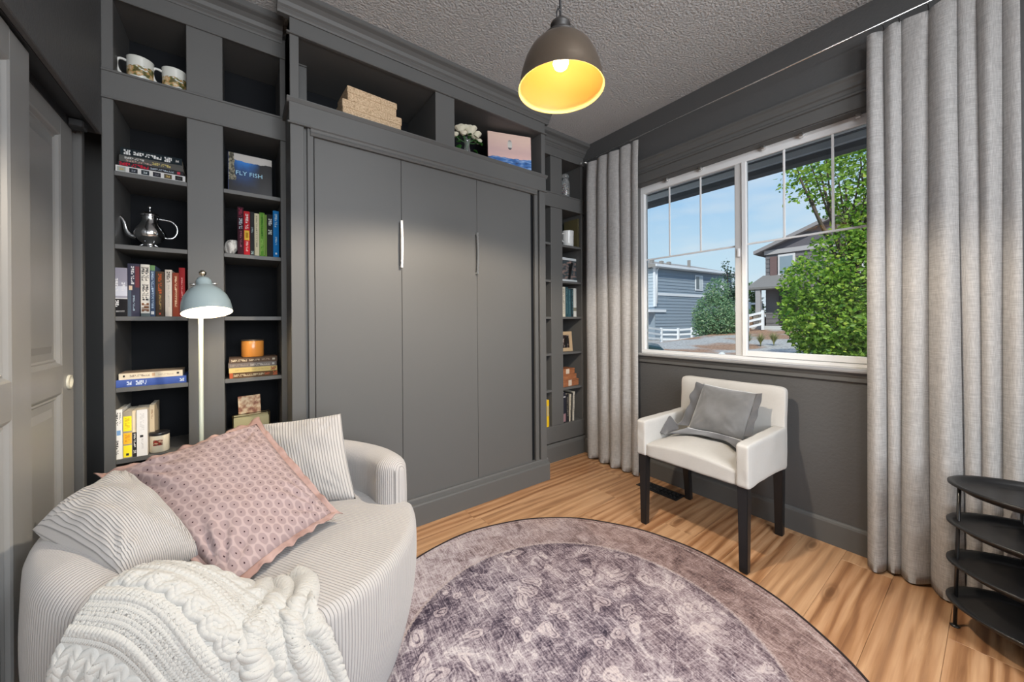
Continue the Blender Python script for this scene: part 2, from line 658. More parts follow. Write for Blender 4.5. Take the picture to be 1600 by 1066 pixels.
# little wire blind clips along the head
hk = thing('blind_clip', 'small clear blind clip on the window head nearest the left curtain', 'clip', (2.57, 1.5, 2.25))
obj('clip_plate', B(2.560, 2.584, 1.49, 1.51, 2.235, 2.262, 0.002), steel, hk)
obj('wire_hook', tube(bmesh.new(), [(2.562 - 0.014 * math.sin(t), 1.5 + 0.012 * math.cos(t) - 0.01, 2.248 - 0.012 + 0.012 * math.cos(t * 0.8))
                                    for t in [k * 0.35 for k in range(9)]], 0.0012, 6), steel, hk)
cl = ['second clear blind clip along the window head from the left', 'clear blind clip on the window head just right of the meeting stile',
      'clear blind clip on the window head above the tree, second from the right curtain', 'clear blind clip on the window head beside the right curtain']
hk['group'] = 'blind clips on the window head'
for k, yy in enumerate((1.25, 0.87, 0.68, 0.44)):
    c = hk.copy()
    COL.objects.link(c)
    c.location = (2.57, yy, 2.25)
    c['label'] = cl[k]
    for ch in list(hk.children):
        q = ch.copy()
        COL.objects.link(q)
        q.parent = c

# ------------------------------------------------------------------ built-in bookcases
SHZ = [0.30, 0.61, 0.92, 1.23, 1.543, 1.86]
STH = 0.02


def crown_prof(yf, s=1.0, z0=2.69):
    # (y, z) profile, yf = face plane of the frieze below, grows forward (-y) up to the ceiling
    return [(yf + 0.02, z0), (yf - 0.006 * s, z0), (yf - 0.010 * s, z0 + 0.008), (yf - 0.016 * s, z0 + 0.016),
            (yf - 0.016 * s, z0 + 0.022), (yf - 0.024 * s, z0 + 0.030), (yf - 0.030 * s, z0 + 0.046), (yf - 0.044 * s, z0 + 0.060),
            (yf - 0.060 * s, z0 + 0.068), (yf - 0.064 * s, z0 + 0.072), (yf - 0.064 * s, ZC), (yf + 0.02, ZC)]


def bookcase(label, x0, x1, bays, panel_mat, sx0, sx1):
    """face plane at y=2.28, back panel at 2.56; bays = clear openings"""
    yf, yb = 2.28, 2.575
    t = thing('bookcase', label, 'bookcase', ((x0 + x1) / 2, yf, 0), group='built-in charcoal bookcases')
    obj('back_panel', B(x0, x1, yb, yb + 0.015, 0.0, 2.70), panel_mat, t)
    # uprights: stiles with the partitions behind them
    ups = [(x0, bays[0][0])] + [(a[1], b[0]) for a, b in zip(bays, bays[1:])] + [(bays[-1][1], x1)]
    for a, b in ups:
        obj('upright', B(a, b, yf, yb, 0.30, 2.165, 0.002), paint, t)
        obj('upright', B(a, b, yf, yb, 2.286, 2.60, 0.002), paint, t)
    bm = bmesh.new()
    bx(bm, x0, x1, yf - 0.004, yb, 2.165, 2.286, 0.002)
    bx(bm, x0, x1, yf - 0.009, yf, 2.162, 2.170, 0.002)
    bx(bm, x0, x1, yf - 0.009, yf, 2.278, 2.288, 0.002)
    obj('rail', bm, paint, t)
    bm = bmesh.new()
    bx(bm, x0, x1, yf - 0.004, yb, 2.60, 2.70, 0.002)
    bx(bm, x0, x1, yf - 0.009, yf, 2.597, 2.605, 0.002)
    obj('frieze', bm, paint, t)
    obj('crown_moulding', profile_x(bmesh.new(), crown_prof(yf, 1.25, 2.675), sx0, sx1), paint, t)
    for a, b in bays:
        for z in SHZ[1:]:
            obj('shelf', B(a, b, yf + 0.002, yb, z - STH, z, 0.0015), paint, t)
    # bottom box with a plain drawer front, and the base
    obj('bottom_shelf', B(x0, x1, yf + 0.002, yb, 0.28, 0.30), paint, t)
    obj('drawer_front', B(x0, x1, yf - 0.002, yf + 0.018, 0.158, 0.298, 0.003), paint, t)
    bm = bmesh.new()
    profile_x(bm, [(yf + 0.02, 0), (yf - 0.014, 0), (yf - 0.014, 0.125), (yf - 0.008, 0.142), (yf - 0.002, 0.15), (yf + 0.02, 0.15)], x0, x1)
    obj('base', bm, paint, t)
    return t


bcl = bookcase('tall built-in charcoal bookcase behind the sofa and floor lamp', XL, 0.30, [(-0.434, -0.198), (-0.064, 0.174)],
               paint_panel, XL, 0.185)
bcr = bookcase('tall built-in charcoal bookcase in the corner beside the left curtain', 1.78, XW - 0.002, [(1.873, 2.113), (2.249, 2.487)],
               paint_teal, 1.87, XW)

# ------------------------------------------------------------------ fold-down bed cabinet
X0, X1, YC = 0.198, 1.855, 2.06
cab = thing('wall_bed_cabinet', 'large charcoal fold-down bed cabinet with three flat doors and two bar handles', 'cabinet',
            ((X0 + X1) / 2, YC, 0))
YCB = 2.44
for a, b in ((X0, X0 + 0.02), (X1 - 0.02, X1)):
    obj('side_panel', B(a, b, YC + 0.002, 2.575, 0.0, 2.69, 0.002), paint, cab)
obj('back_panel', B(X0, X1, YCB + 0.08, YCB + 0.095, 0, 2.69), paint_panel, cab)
# pilaster on each side: outer stile, groove, inner stile
for s, (a, b) in enumerate(((X0, 0.257), (1.797, X1))):
    obj('stile', B(a, b, YC, YC + 0.02, 0.14, 2.172, 0.002), paint, cab)
for a, b in ((0.257, 0.272), (1.782, 1.797)):
    obj('groove', B(a, b, YC + 0.022, YC + 0.035, 0.14, 2.172), paint, cab)
for a, b in ((0.272, 0.300), (1.752, 1.782)):
    obj('inner_stile', B(a, b, YC + 0.004, YC + 0.026, 0.14, 2.172, 0.002), paint, cab)
# doors, the gaps between them left open over a dark carcass
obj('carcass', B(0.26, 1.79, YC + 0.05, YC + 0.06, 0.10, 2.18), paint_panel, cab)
XD = [0.303, 0.7505, 1.259, 1.722]
for i, (a, b) in enumerate(zip(XD, XD[1:])):
    d = obj('door', B(a + 0.001, b - 0.001, YC + 0.014, YC + 0.034, 0.155, 2.135, 0.0012), paint, cab)
    if i < 2:
        hx = (0.742, 1.247)[i]
        bm = bmesh.new()
        pts = []
        for k in range(13):
            u = k / 12
            pts.append((hx, YC - 0.010 - 0.010 * math.sin(PI * u), 1.508 + 0.268 * u))
        for k in range(12):
            p, q = pts[k], pts[k + 1]
            bx(bm, hx - 0.0055, hx + 0.0055, min(p[1], q[1]) - 0.0025, max(p[1], q[1]) + 0.0025, p[2], q[2] + 0.0006)
        for z in (1.513, 1.771):
            bx(bm, hx - 0.005, hx + 0.005, YC - 0.010, YC + 0.016, z - 0.005, z + 0.005)
        slabel(obj('handle', bm, steel, d), 'arched brushed steel bar handle')
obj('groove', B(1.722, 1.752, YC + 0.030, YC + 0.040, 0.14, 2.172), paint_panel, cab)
# head moulding over the doors, rail, ledges
bm = bmesh.new()
profile_x(bm, [(YC + 0.03, 2.132), (YC - 0.004, 2.132), (YC - 0.010, 2.142), (YC - 0.006, 2.152), (YC - 0.010, 2.162),
               (YC - 0.016, 2.168), (YC - 0.016, 2.176), (YC + 0.03, 2.180)], 0.285, 1.77)
obj('head_moulding', bm, paint, cab)
bm = bmesh.new()
bx(bm, X0 - 0.004, X1 + 0.004, YC - 0.004, YC + 0.02, 2.17, 2.285, 0.002)
bx(bm, X0 - 0.012, X1 + 0.012, YC - 0.014, YC, 2.166, 2.176, 0.003)
obj('rail', bm, paint, cab)
bm = bmesh.new()
profile_x(bm, [(YCB + 0.08, 2.270), (YC, 2.270), (YC - 0.006, 2.274), (YC - 0.016, 2.288), (YC - 0.016, 2.293), (YCB + 0.08, 2.293)],
          X0 - 0.014, X1 + 0.014)
obj('ledge', bm, paint, cab)
for a, b in ((X0, 0.237), (0.962, 1.092), (1.818, X1)):
    obj('upright', B(a, b, YC, YCB + 0.08, 2.293, 2.606, 0.002), paint, cab)
bm = bmesh.new()
bx(bm, X0, X1, YC, YCB + 0.08, 2.606, 2.69, 0.002)
bx(bm, X0 - 0.014, X1 + 0.014, YC - 0.013, YC + 0.01, 2.602, 2.611, 0.003)
obj('frieze', bm, paint, cab)
obj('crown_moulding', profile_x(bmesh.new(), crown_prof(YC, 1.15, 2.685), X0 - 0.05, X1 + 0.03), paint, cab)
# stepped plinth
bm = bmesh.new()
profile_x(bm, [(YC + 0.03, 0), (YC - 0.020, 0), (YC - 0.020, 0.118), (YC - 0.016, 0.126), (YC - 0.004, 0.130), (YC - 0.002, 0.150),
               (YC + 0.004, 0.158), (YC + 0.03, 0.160)], X0 - 0.004, X1 + 0.010)
obj('plinth', bm, paint, cab)
# ------------------------------------------------------------------ books and shelf things
def spine_mat(name, base, bands, rough=0.5):
    """flat print on a spine: bands = (u0,u1,v0,v1,colour,cells or 0 for a solid block)"""
    g = G(name)
    uv = g.n('UVMap')
    sp = g.n('SeparateXYZ')
    g.l(uv.outputs[0], sp.inputs[0])
    u, v = sp.outputs[0], sp.outputs[1]
    col = tuple(base)
    first = True
    for (u0, u1, v0, v1, c, nc) in bands:
        a = g.math('MULTIPLY', g.math('GREATER_THAN', u, u0), g.math('LESS_THAN', u, u1))
        b = g.math('MULTIPLY', g.math('GREATER_THAN', v, v0), g.math('LESS_THAN', v, v1))
        m = g.math('MULTIPLY', a, b)
        if nc:
            s = nc / (u1 - u0)
            fu = g.math('SUBTRACT', g.math('MULTIPLY', u, s), u0 * s)
            wn = g.n('TexWhiteNoise', noise_dimensions='2D')
            cb = g.n('CombineXYZ')
            g.l(g.math('FLOOR', g.math('MULTIPLY', fu, 2.0)), cb.inputs[0])
            g.l(g.math('FLOOR', g.math('MULTIPLY', g.math('SUBTRACT', v, v0), 3.0 / (v1 - v0))), cb.inputs[1])
            g.l(cb.outputs[0], wn.inputs['Vector'])
            m = g.math('MULTIPLY', m, g.math('GREATER_THAN', wn.outputs['Value'], 0.34))
            m = g.math('MULTIPLY', m, g.math('LESS_THAN', g.math('FRACT', fu), 0.78))
        col = g.mix(m, col if first else col, tuple(c))
        first = False
    if bands:
        g.l(col, g.p.inputs['Base Color'])
    else:
        g.p.inputs['Base Color'].default_value = tuple(base) + (1,)
    g.p.inputs['Roughness'].default_value = rough
    return g.m


def book(label, T, Ht, Dp, loc, rot=(0, 0, 0), base=(0.1, 0.1, 0.1), bands=(), group=None, flat=False, cover=None, soft=False,
         cat='book', name='book'):
    if flat:
        rot = (rot[0], rot[1] + PI / 2, rot[2])
    t = thing(name, label, cat, loc, rot, group)
    e = 0.0012 if soft else 0.0022
    o = 0.0 if soft else 0.0025
    bm = bmesh.new()
    bx(bm, -T / 2, -T / 2 + e, 0.001, Dp, 0, Ht)
    bx(bm, T / 2 - e, T / 2, 0.001, Dp, 0, Ht)
    uvl = bm.loops.layers.uv.verify()
    # rounded spine, front of it carries the print
    n = 6
    bulge = 0.0 if soft else 0.003
    rows = []
    for k in range(n + 1):
        a = -1 + 2 * k / n
        rows.append((a * T / 2, -bulge * (1 - a * a)))
    for (xa, ya), (xb, yb) in zip(rows, rows[1:]):
        q = [bm.verts.new(p) for p in ((xa, ya, 0), (xb, yb, 0), (xb, yb, Ht), (xa, ya, Ht))]
        f = bm.faces.new(q)
        f.material_index = 1
        f.smooth = True
        for lp in f.loops:
            z = lp.vert.co.z / Ht
            x = lp.vert.co.x / T + 0.5
            lp[uvl].uv = (z, x) if flat else (1 - z, x)
        q2 = [bm.verts.new(p) for p in ((xa, e + 0.001, 0), (xb, e + 0.001, 0), (xb, e + 0.001, Ht), (xa, e + 0.001, Ht))]
        bm.faces.new((q[0], q[1], q2[1], q2[0]))
        bm.faces.new((q[3], q[2], q2[2], q2[3]))
    sm = spine_mat('print of ' + label, base, bands)
    cm = sm if cover is None else M('cover of ' + label, cover, 0.45)
    if cover is None:
        cm = M('cover of ' + label, base, 0.5)
    obj('cover', bm, [cm, sm], t, world=False, fixn=False)
    obj('page_block', B(-T / 2 + e, T / 2 - e, e, Dp - o - 0.001, o, Ht - o), paper, t, world=False)
    return t


WHT = (0.75, 0.74, 0.70)
BLK = (0.015, 0.015, 0.017)
# --- first shelf from the bottom in view, left bay: z=.61
z = 0.61
gN = 'books standing on the lowest visible shelf of the left bay'
Y0 = 2.292
book('tall white novel at the left end of the lowest left shelf, beside the yellow book', 0.024, 0.215, 0.15, (-0.428, Y0, z), (0, 0, 0), (0.70, 0.70, 0.68),
     [(0.06, 0.34, 0.15, 0.45, BLK, 6), (0.06, 0.30, 0.6, 0.85, (0.3, 0.3, 0.3), 6), (0.62, 0.92, 0.2, 0.5, BLK, 6), (0.42, 0.52, 0.3, 0.8, (0.15, 0.3, 0.55), 0)], gN)
book('grey book with big yellow and orange spine blocks on the lowest left shelf', 0.029, 0.202, 0.15, (-0.4005, Y0, z), (0, 0, 0), (0.30, 0.27, 0.22),
     [(0.10, 0.42, 0.06, 0.94, (0.85, 0.72, 0.02), 0), (0.14, 0.36, 0.25, 0.75, (0.6, 0.42, 0.02), 10), (0.46, 0.70, 0.06, 0.94, (0.86, 0.45, 0.02), 0),
      (0.5, 0.66, 0.25, 0.75, (0.6, 0.25, 0.02), 7), (0.73, 0.985, 0.06, 0.94, (0.85, 0.72, 0.02), 0), (0.90, 0.95, 0.35, 0.65, BLK, 0)], gN)
book('slim cream book with a black lower half on the lowest left shelf', 0.014, 0.203, 0.14, (-0.3785, Y0, z), (0, 0, 0), (0.74, 0.62, 0.44),
     [(0.47, 1.0, 0.0, 1.0, BLK, 0), (0.50, 0.80, 0.3, 0.7, (0.7, 0.7, 0.66), 9), (0.86, 0.93, 0.2, 0.8, (0.6, 0.6, 0.6), 2)], gN, soft=True)
book('thick pale grey paperback on the lowest left shelf beside the candle jar', 0.034, 0.205, 0.13, (-0.354, 2.286, z), (0, 0, 0), (0.68, 0.68, 0.69),
     [(0.08, 0.45, 0.3, 0.7, (0.56, 0.56, 0.57), 10), (0.55, 0.6, 0.3, 0.6, BLK, 0), (0.62, 0.85, 0.42, 0.6, (0.45, 0.45, 0.46), 14)], gN, soft=True, cover=(0.66, 0.60, 0.52))
book('cream paperback pushed back behind the pale grey one, right end of the row', 0.016, 0.215, 0.13, (-0.3285, 2.33, z), (0, 0, 0), (0.66, 0.55, 0.38),
     [(0.1, 0.3, 0.3, 0.7, (0.4, 0.25, 0.15), 7)], gN, soft=True)
# candle jar
cj = thing('candle_jar', 'oval cream candle jar with a dark lid and red picture label beside the standing books', 'candle', (-0.303, 2.325, z))
g = G('candle jar label')
tcn = g.n('TexCoord')
sp = g.n('SeparateXYZ')
g.l(tcn.outputs['Object'], sp.inputs[0])
a = g.math('MULTIPLY', g.math('GREATER_THAN', sp.outputs[0], -0.018), g.math('LESS_THAN', sp.outputs[0], 0.014))
b = g.math('MULTIPLY', g.math('GREATER_THAN', sp.outputs[2], 0.033), g.math('LESS_THAN', sp.outputs[2], 0.058))
nn = g.noise(g.mapping(tcn.outputs['Object'], (60, 60, 140)), 1.0, 3)
rc = g.ramp(nn, [(0.40, (0.45, 0.02, 0.015)), (0.5, (0.10, 0.03, 0.02)), (0.62, (0.7, 0.45, 0.3))])
g.l(g.mix(g.math('MULTIPLY', a, b), (0.78, 0.70, 0.54), rc), g.p.inputs['Base Color'])
g.p.inputs['Roughness'].default_value = 0.35
obj('jar', lathe(bmesh.new(), [(0, 0), (0.031, 0), (0.034, 0.004), (0.034, 0.072), (0.033, 0.076), (0, 0.076)], 36), g.m, cj, world=False)
obj('lid', lathe(bmesh.new(), [(0, 0.077), (0.034, 0.077), (0.035, 0.079), (0.035, 0.088), (0.032, 0.091), (0, 0.089)], 36),
    M('dark lid', (0.02, 0.02, 0.022), 0.3), cj, world=False)
# --- z=.92 left: two flat books
z = 0.92
book('large blue hardback lying flat under the cream one on the left bay shelf', 0.032, 0.233, 0.19, (-0.4385, 2.292, z + 0.016), (0, 0, 0), (0.05, 0.10, 0.36),
     [(0.16, 0.23, 0.25, 0.75, (0.6, 0.68, 0.8), 2), (0.28, 0.43, 0.2, 0.8, (0.6, 0.68, 0.8), 5), (0.9, 0.97, 0.3, 0.75, (0.6, 0.65, 0.7), 3)],
     'books lying on the shelf under the lampshade', flat=True)
book('cream paperback lying on top of the large blue hardback', 0.027, 0.207, 0.14, (-0.427, 2.297, z + 0.032 + 0.0135), (0, 0, 0.03), (0.72, 0.64, 0.50),
     [(0.06, 0.09, 0.3, 0.6, BLK, 0), (0.16, 0.47, 0.3, 0.65, (0.25, 0.2, 0.16), 12), (0.5, 0.55, 0.2, 0.7, (0.6, 0.4, 0.25), 0),
      (0.6, 0.85, 0.4, 0.65, (0.5, 0.4, 0.3), 12), (0.9, 0.94, 0.3, 0.6, BLK, 0)],
     'books lying on the shelf under the lampshade', flat=True, soft=True, cover=(0.45, 0.34, 0.24))
# --- z=1.23 left: eight upright
z = 1.23
gN = 'books standing on the middle shelf beside the lampshade'
row = [
    (0.043, 0.212, (0.33, 0.33, 0.40), [(0.0, 0.28, 0, 1, (0.30, 0.29, 0.36), 0), (0.38, 0.58, 0, 1, (0.62, 0.64, 0.72), 0), (0.22, 0.5, 0.1, 0.35, (0.75, 0.75, 0.78), 5), (0.3, 0.5, 0.6, 0.85, (0.7, 0.7, 0.75), 4), (0.64, 1, 0, 1, BLK, 0), (0.62, 0.64, 0, 1, (0.6, 0.6, 0.6), 0), (0.67, 0.82, 0.1, 0.4, (0.7, 0.7, 0.7), 4), (0.88, 0.91, 0.2, 0.8, (0.45, 0.45, 0.45), 8)],
     'wide grey and black paperback with a mountain spine, left end of the row'),
    (0.037, 0.233, (0.05, 0.05, 0.08), [(0.05, 0.4, 0.3, 0.55, (0.65, 0.65, 0.66), 8), (0.05, 0.45, 0.65, 1.0, (0.16, 0.04, 0.05), 0), (0.42, 0.5, 0.1, 0.4, (0.7, 0.55, 0.4), 0), (0.6, 0.9, 0.45, 0.6, (0.35, 0.45, 0.52), 8), (0.5, 1, 0, 0.3, (0.10, 0.13, 0.17), 0)],
     'dark navy novel with white lettering, second from the left in the row beside the lampshade'),
    (0.029, 0.233, (0.72, 0.69, 0.63), [(0.05, 0.32, 0.12, 0.45, BLK, 7), (0.05, 0.32, 0.55, 0.88, BLK, 7), (0.38, 0.7, 0.2, 0.45, BLK, 8), (0.38, 0.7, 0.55, 0.85, BLK, 8), (0.74, 0.92, 0.1, 0.9, (0.22, 0.10, 0.05), 3), (0.94, 1.0, 0, 1, (0.12, 0.15, 0.15), 0)],
     'white hardback with heavy black lettering in the row beside the lampshade'),
    (0.017, 0.231, (0.06, 0.09, 0.16), [(0.0, 0.1, 0, 1, (0.15, 0.28, 0.12), 0), (0.12, 0.85, 0.3, 0.7, (0.4, 0.5, 0.62), 16), (0.9, 0.96, 0.2, 0.8, (0.75, 0.75, 0.75), 0)],
     'slim blue book right of the white hardback beside the lampshade'),
    (0.028, 0.205, (0.07, 0.045, 0.03), [(0.05, 0.5, 0.3, 0.7, (0.42, 0.09, 0.03), 9), (0.52, 0.85, 0.4, 0.65, (0.35, 0.25, 0.1), 12), (0.92, 0.96, 0.4, 0.6, (0.5, 0.08, 0.05), 0)],
     'brown book with rust red lettering in the row beside the lampshade'),
    (0.023, 0.215, (0.55, 0.51, 0.46), [(0.04, 0.28, 0.25, 0.75, (0.12, 0.11, 0.1), 5), (0.32, 0.8, 0.4, 0.65, (0.38, 0.36, 0.33), 14)],
     'beige slim book between the brown and the red ones beside the lampshade'),
    (0.022, 0.203, (0.22, 0.045, 0.025), [(0.08, 0.8, 0.38, 0.68, (0.62, 0.50, 0.35), 18)],
     'short red book with a thin cream title beside the lampshade'),
    (0.021, 0.228, (0.24, 0.018, 0.022), [(0.2, 0.8, 0.4, 0.6, (0.55, 0.30, 0.28), 14)],
     'tall dark red book, last of the row, partly behind the lampshade'),
]
xs = -0.441
gaps = [0.001, 0.003, 0.0005, 0.002, 0.003, 0.002, 0.0005, 0]
for (T_, H_, bc, bands, lb), gp in zip(row, gaps):
    book(lb, T_, H_, 0.15, (xs + T_ / 2, 2.292 + (0.004 if T_ < 0.03 else 0), z), (0, 0, 0), bc, bands, gN)
    xs += T_ + gp
# --- z=1.543 left: silver coffee pot
pot = thing('coffee_pot', 'ornate silver coffee pot with a long curved spout', 'coffee pot', (-0.338, 2.385, 1.543))
obj('body', lathe(bmesh.new(), [(0, 0), (0.034, 0), (0.036, 0.006), (0.026, 0.014), (0.020, 0.024), (0.034, 0.036), (0.052, 0.055), (0.057, 0.074), (0.050, 0.095),
                                (0.036, 0.116), (0.028, 0.135), (0.027, 0.150), (0.031, 0.158), (0.0, 0.158)], 40), chrome, pot, world=False)
ld = obj('lid', lathe(bmesh.new(), [(0, 0.158), (0.034, 0.158), (0.034, 0.162), (0.024, 0.172), (0.012, 0.180), (0.004, 0.184), (0.004, 0.192), (0.0, 0.192)], 32), chrome, pot, world=False)
obj('finial', lathe(bmesh.new(), [(0, 0.190), (0.006, 0.193), (0.008, 0.199), (0.004, 0.206), (0, 0.210)], 20), chrome, ld, world=False)
pts = [(-0.045, 0, 0.055), (-0.066, 0, 0.062), (-0.078, 0, 0.085), (-0.084, 0, 0.115), (-0.094, 0, 0.138), (-0.108, 0, 0.146)]
q_ = sm(pts)
bm = tube(bmesh.new(), q_, [0.014 - 0.009 * (k / (len(q_) - 1)) ** 0.6 for k in range(len(q_))], 14)
obj('spout', bm, chrome, pot, world=False)
pts = [(0.050, 0, 0.060), (0.078, 0, 0.064), (0.094, 0, 0.090), (0.092, 0, 0.122), (0.072, 0, 0.144), (0.028, 0, 0.148)]
obj('handle', tube(bmesh.new(), sm(pts), 0.0045, 10), chrome, pot, world=False)
for k in range(4):
    a = k * PI / 2 + PI / 4
    bm = tube(bmesh.new(), [(0.030 * math.cos(a), 0.030 * math.sin(a), 0.02), (0.042 * math.cos(a), 0.042 * math.sin(a), 0.012), (0.046 * math.cos(a), 0.046 * math.sin(a), 0.0)], [0.004, 0.003, 0.005], 8)
    obj('foot', bm, chrome, pot, world=False)
# --- z=1.86 left: four flat books
z = 1.86
gN = 'books stacked flat on the upper shelf of the left bay'
sq = []
for k in range(6):
    u0 = 0.02 + k * 0.165
    sq.append((u0, u0 + 0.115, 0.14, 0.86, [(0.35, 0.38, 0.35), (0.02, 0.025, 0.035), (0.03, 0.04, 0.05), (0.03, 0.03, 0.04), (0.10, 0.08, 0.05), (0.02, 0.02, 0.02)][k], 0))
    sq.append((u0 + 0.03, u0 + 0.09, 0.35, 0.65, [(0.5, 0.35, 0.1), (0.25, 0.27, 0.3), (0.45, 0.5, 0.52), (0.12, 0.12, 0.14), (0.55, 0.42, 0.15), (0.08, 0.08, 0.08)][k], 2))
book('white picture book with a strip of small photographs on its spine, bottom of the stack', 0.028, 0.226, 0.19, (-0.431, 2.29, z + 0.014), (0, 0, 0), (0.66, 0.66, 0.65), sq, gN, flat=True, soft=True)
book('dark book with big red lettering, third from the top of the stack', 0.020, 0.212, 0.18, (-0.424, 2.293, z + 0.028 + 0.010), (0, 0, 0), (0.03, 0.03, 0.035),
     [(0.02, 0.46, 0.15, 0.85, (0.50, 0.015, 0.04), 10), (0.48, 0.85, 0.3, 0.7, (0.35, 0.42, 0.48), 12), (0.9, 0.95, 0.2, 0.8, (0.5, 0.05, 0.08), 0)], gN, flat=True)
book('grey book with a yellow band, second from the top of the stack', 0.028, 0.208, 0.18, (-0.420, 2.291, z + 0.048 + 0.014), (0, 0, 0), (0.09, 0.09, 0.085),
     [(0.08, 0.38, 0.2, 0.5, (0.6, 0.6, 0.58), 8), (0.1, 0.5, 0.65, 0.9, (0.40, 0.28, 0.24), 9), (0.5, 0.8, 0.35, 0.75, (0.50, 0.42, 0.15), 9)], gN, flat=True)
book('black hardback with white block lettering on top of the stack', 0.033, 0.200, 0.17, (-0.416, 2.293, z + 0.076 + 0.0165), (0, 0, 0), (0.012, 0.02, 0.025),
     [(0.05, 0.16, 0.2, 0.85, (0.72, 0.73, 0.72), 3), (0.2, 0.66, 0.3, 0.75, (0.72, 0.73, 0.72), 10), (0.7, 0.84, 0.2, 0.85, (0.72, 0.73, 0.72), 4), (0.89, 0.95, 0.35, 0.65, (0.5, 0.5, 0.5), 2)], gN, flat=True)
# --- top left: two mugs (the printed figures are left out; plain painted landscape)
g = G('mug print')
tcn = g.n('TexCoord')
sp = g.n('SeparateXYZ')
g.l(tcn.outputs['Object'], sp.inputs[0])
zz = sp.outputs[2]
n1 = g.noise(g.mapping(tcn.outputs['Object'], (22, 22, 60)), 1.0, 3)
n2 = g.noise(tcn.outputs['Object'], 45.0, 3)
pc = g.ramp(n2, [(0.35, (0.10, 0.08, 0.03)), (0.45, (0.16, 0.17, 0.06)), (0.55, (0.55, 0.30, 0.12)), (0.65, (0.62, 0.55, 0.36))])
hgt = g.math('ADD', zz, g.math('MULTIPLY', g.math('SUBTRACT', n1, 0.5), 0.10))
band = g.math('MULTIPLY', g.math('GREATER_THAN', hgt, 0.022), g.math('LESS_THAN', hgt, 0.068))
g.l(g.mix(band, (0.66, 0.67, 0.62), pc), g.p.inputs['Base Color'])
g.p.inputs['Roughness'].default_value = 0.25
mugm = g.m
for i, (mx, my, lb) in enumerate(((-0.362, 2.355, 'white printed mug with its handle to the left, left one on the top shelf'),
                                  (-0.247, 2.365, 'white printed mug standing right of the other, against the divider'))):
    mg = thing('mug', lb, 'mug', (mx, my, 2.288), (0, 0, 0.1 * i), 'mugs on the top shelf of the left bookcase')
    bm = lathe(bmesh.new(), [(0, 0), (0.036, 0), (0.041, 0.005), (0.044, 0.03), (0.045, 0.108), (0.0465, 0.113), (0.044, 0.115), (0.0415, 0.110), (0.040, 0.02), (0.0, 0.012)], 40)
    obj('cup', bm, mugm, mg, world=False)
    hp = [(-0.043, 0, 0.098), (-0.060, 0, 0.102), (-0.072, 0, 0.096), (-0.076, 0, 0.078), (-0.073, 0, 0.055), (-0.063, 0, 0.036), (-0.041, 0, 0.024)]
    obj('handle', tube(bmesh.new(), sm(hp), 0.0055, 10), M('mug glaze', (0.72, 0.72, 0.68), 0.2), mg, world=False)

# ======== right bay of the left bookcase
z = 0.61
cd_ = thing('greeting_card', 'small vintage patterned card standing behind the brass letter rack', 'card', (0.04, 2.36, z))
g = G('card print')
tcn = g.n('TexCoord')
n1 = g.noise(tcn.outputs['Object'], 38.0, 5)
n2 = g.noise(tcn.outputs['Object'], 90.0, 3)
c1 = g.ramp(n1, [(0.36, (0.22, 0.07, 0.03)), (0.46, (0.45, 0.25, 0.13)), (0.56, (0.62, 0.45, 0.27)), (0.7, (0.66, 0.52, 0.34))])
g.l(g.mix(g.ramp(n2, [(0.6, (0, 0, 0)), (0.66, (0.6, 0.6, 0.6))]), c1, (0.25, 0.10, 0.05)), g.p.inputs['Base Color'])
mcard = g.m
obj('card_face', B(-0.048, 0.048, 0, 0.008, 0, 0.205, 0.001, mat=Matrix.Rotation(-0.06, 4, 'X') @ Matrix.Rotation(-0.03, 4, 'Y')), mcard, cd_, world=False)
rk = thing('letter_rack', 'beige panelled letter rack with a thin dark wire frame on the lowest right shelf', 'letter rack', (0.043, 2.31, z))
bm = bmesh.new()
fw_ = 0.078
for yy in (0.0, 0.055):
    tube(bm, [(-fw_, yy, 0), (-fw_, yy, 0.110), (fw_, yy, 0.116), (fw_, yy, 0)], 0.0022, 8, closed=True)
for xx, zz2 in ((-fw_, 0.11), (fw_, 0.116)):
    tube(bm, [(xx, 0, zz2), (xx, 0.055, zz2)], 0.0022, 8)
    tube(bm, [(xx, 0, 0.003), (xx, 0.055, 0.003)], 0.0022, 8)
obj('wire_frame', bm, M('dark brass wire', (0.10, 0.07, 0.03), 0.3, metal=0.8), rk, world=False)
obj('front_panel', B(-fw_ + 0.004, fw_ - 0.004, -0.001, 0.002, 0.004, 0.104, 0.001), M('rack panel', (0.40, 0.36, 0.20), 0.5), rk, world=False)
obj('rear_panel', B(-fw_ + 0.004, fw_ - 0.004, 0.053, 0.056, 0.004, 0.108, 0.001), M('rack panel rear', (0.40, 0.36, 0.20), 0.5), rk, world=False)
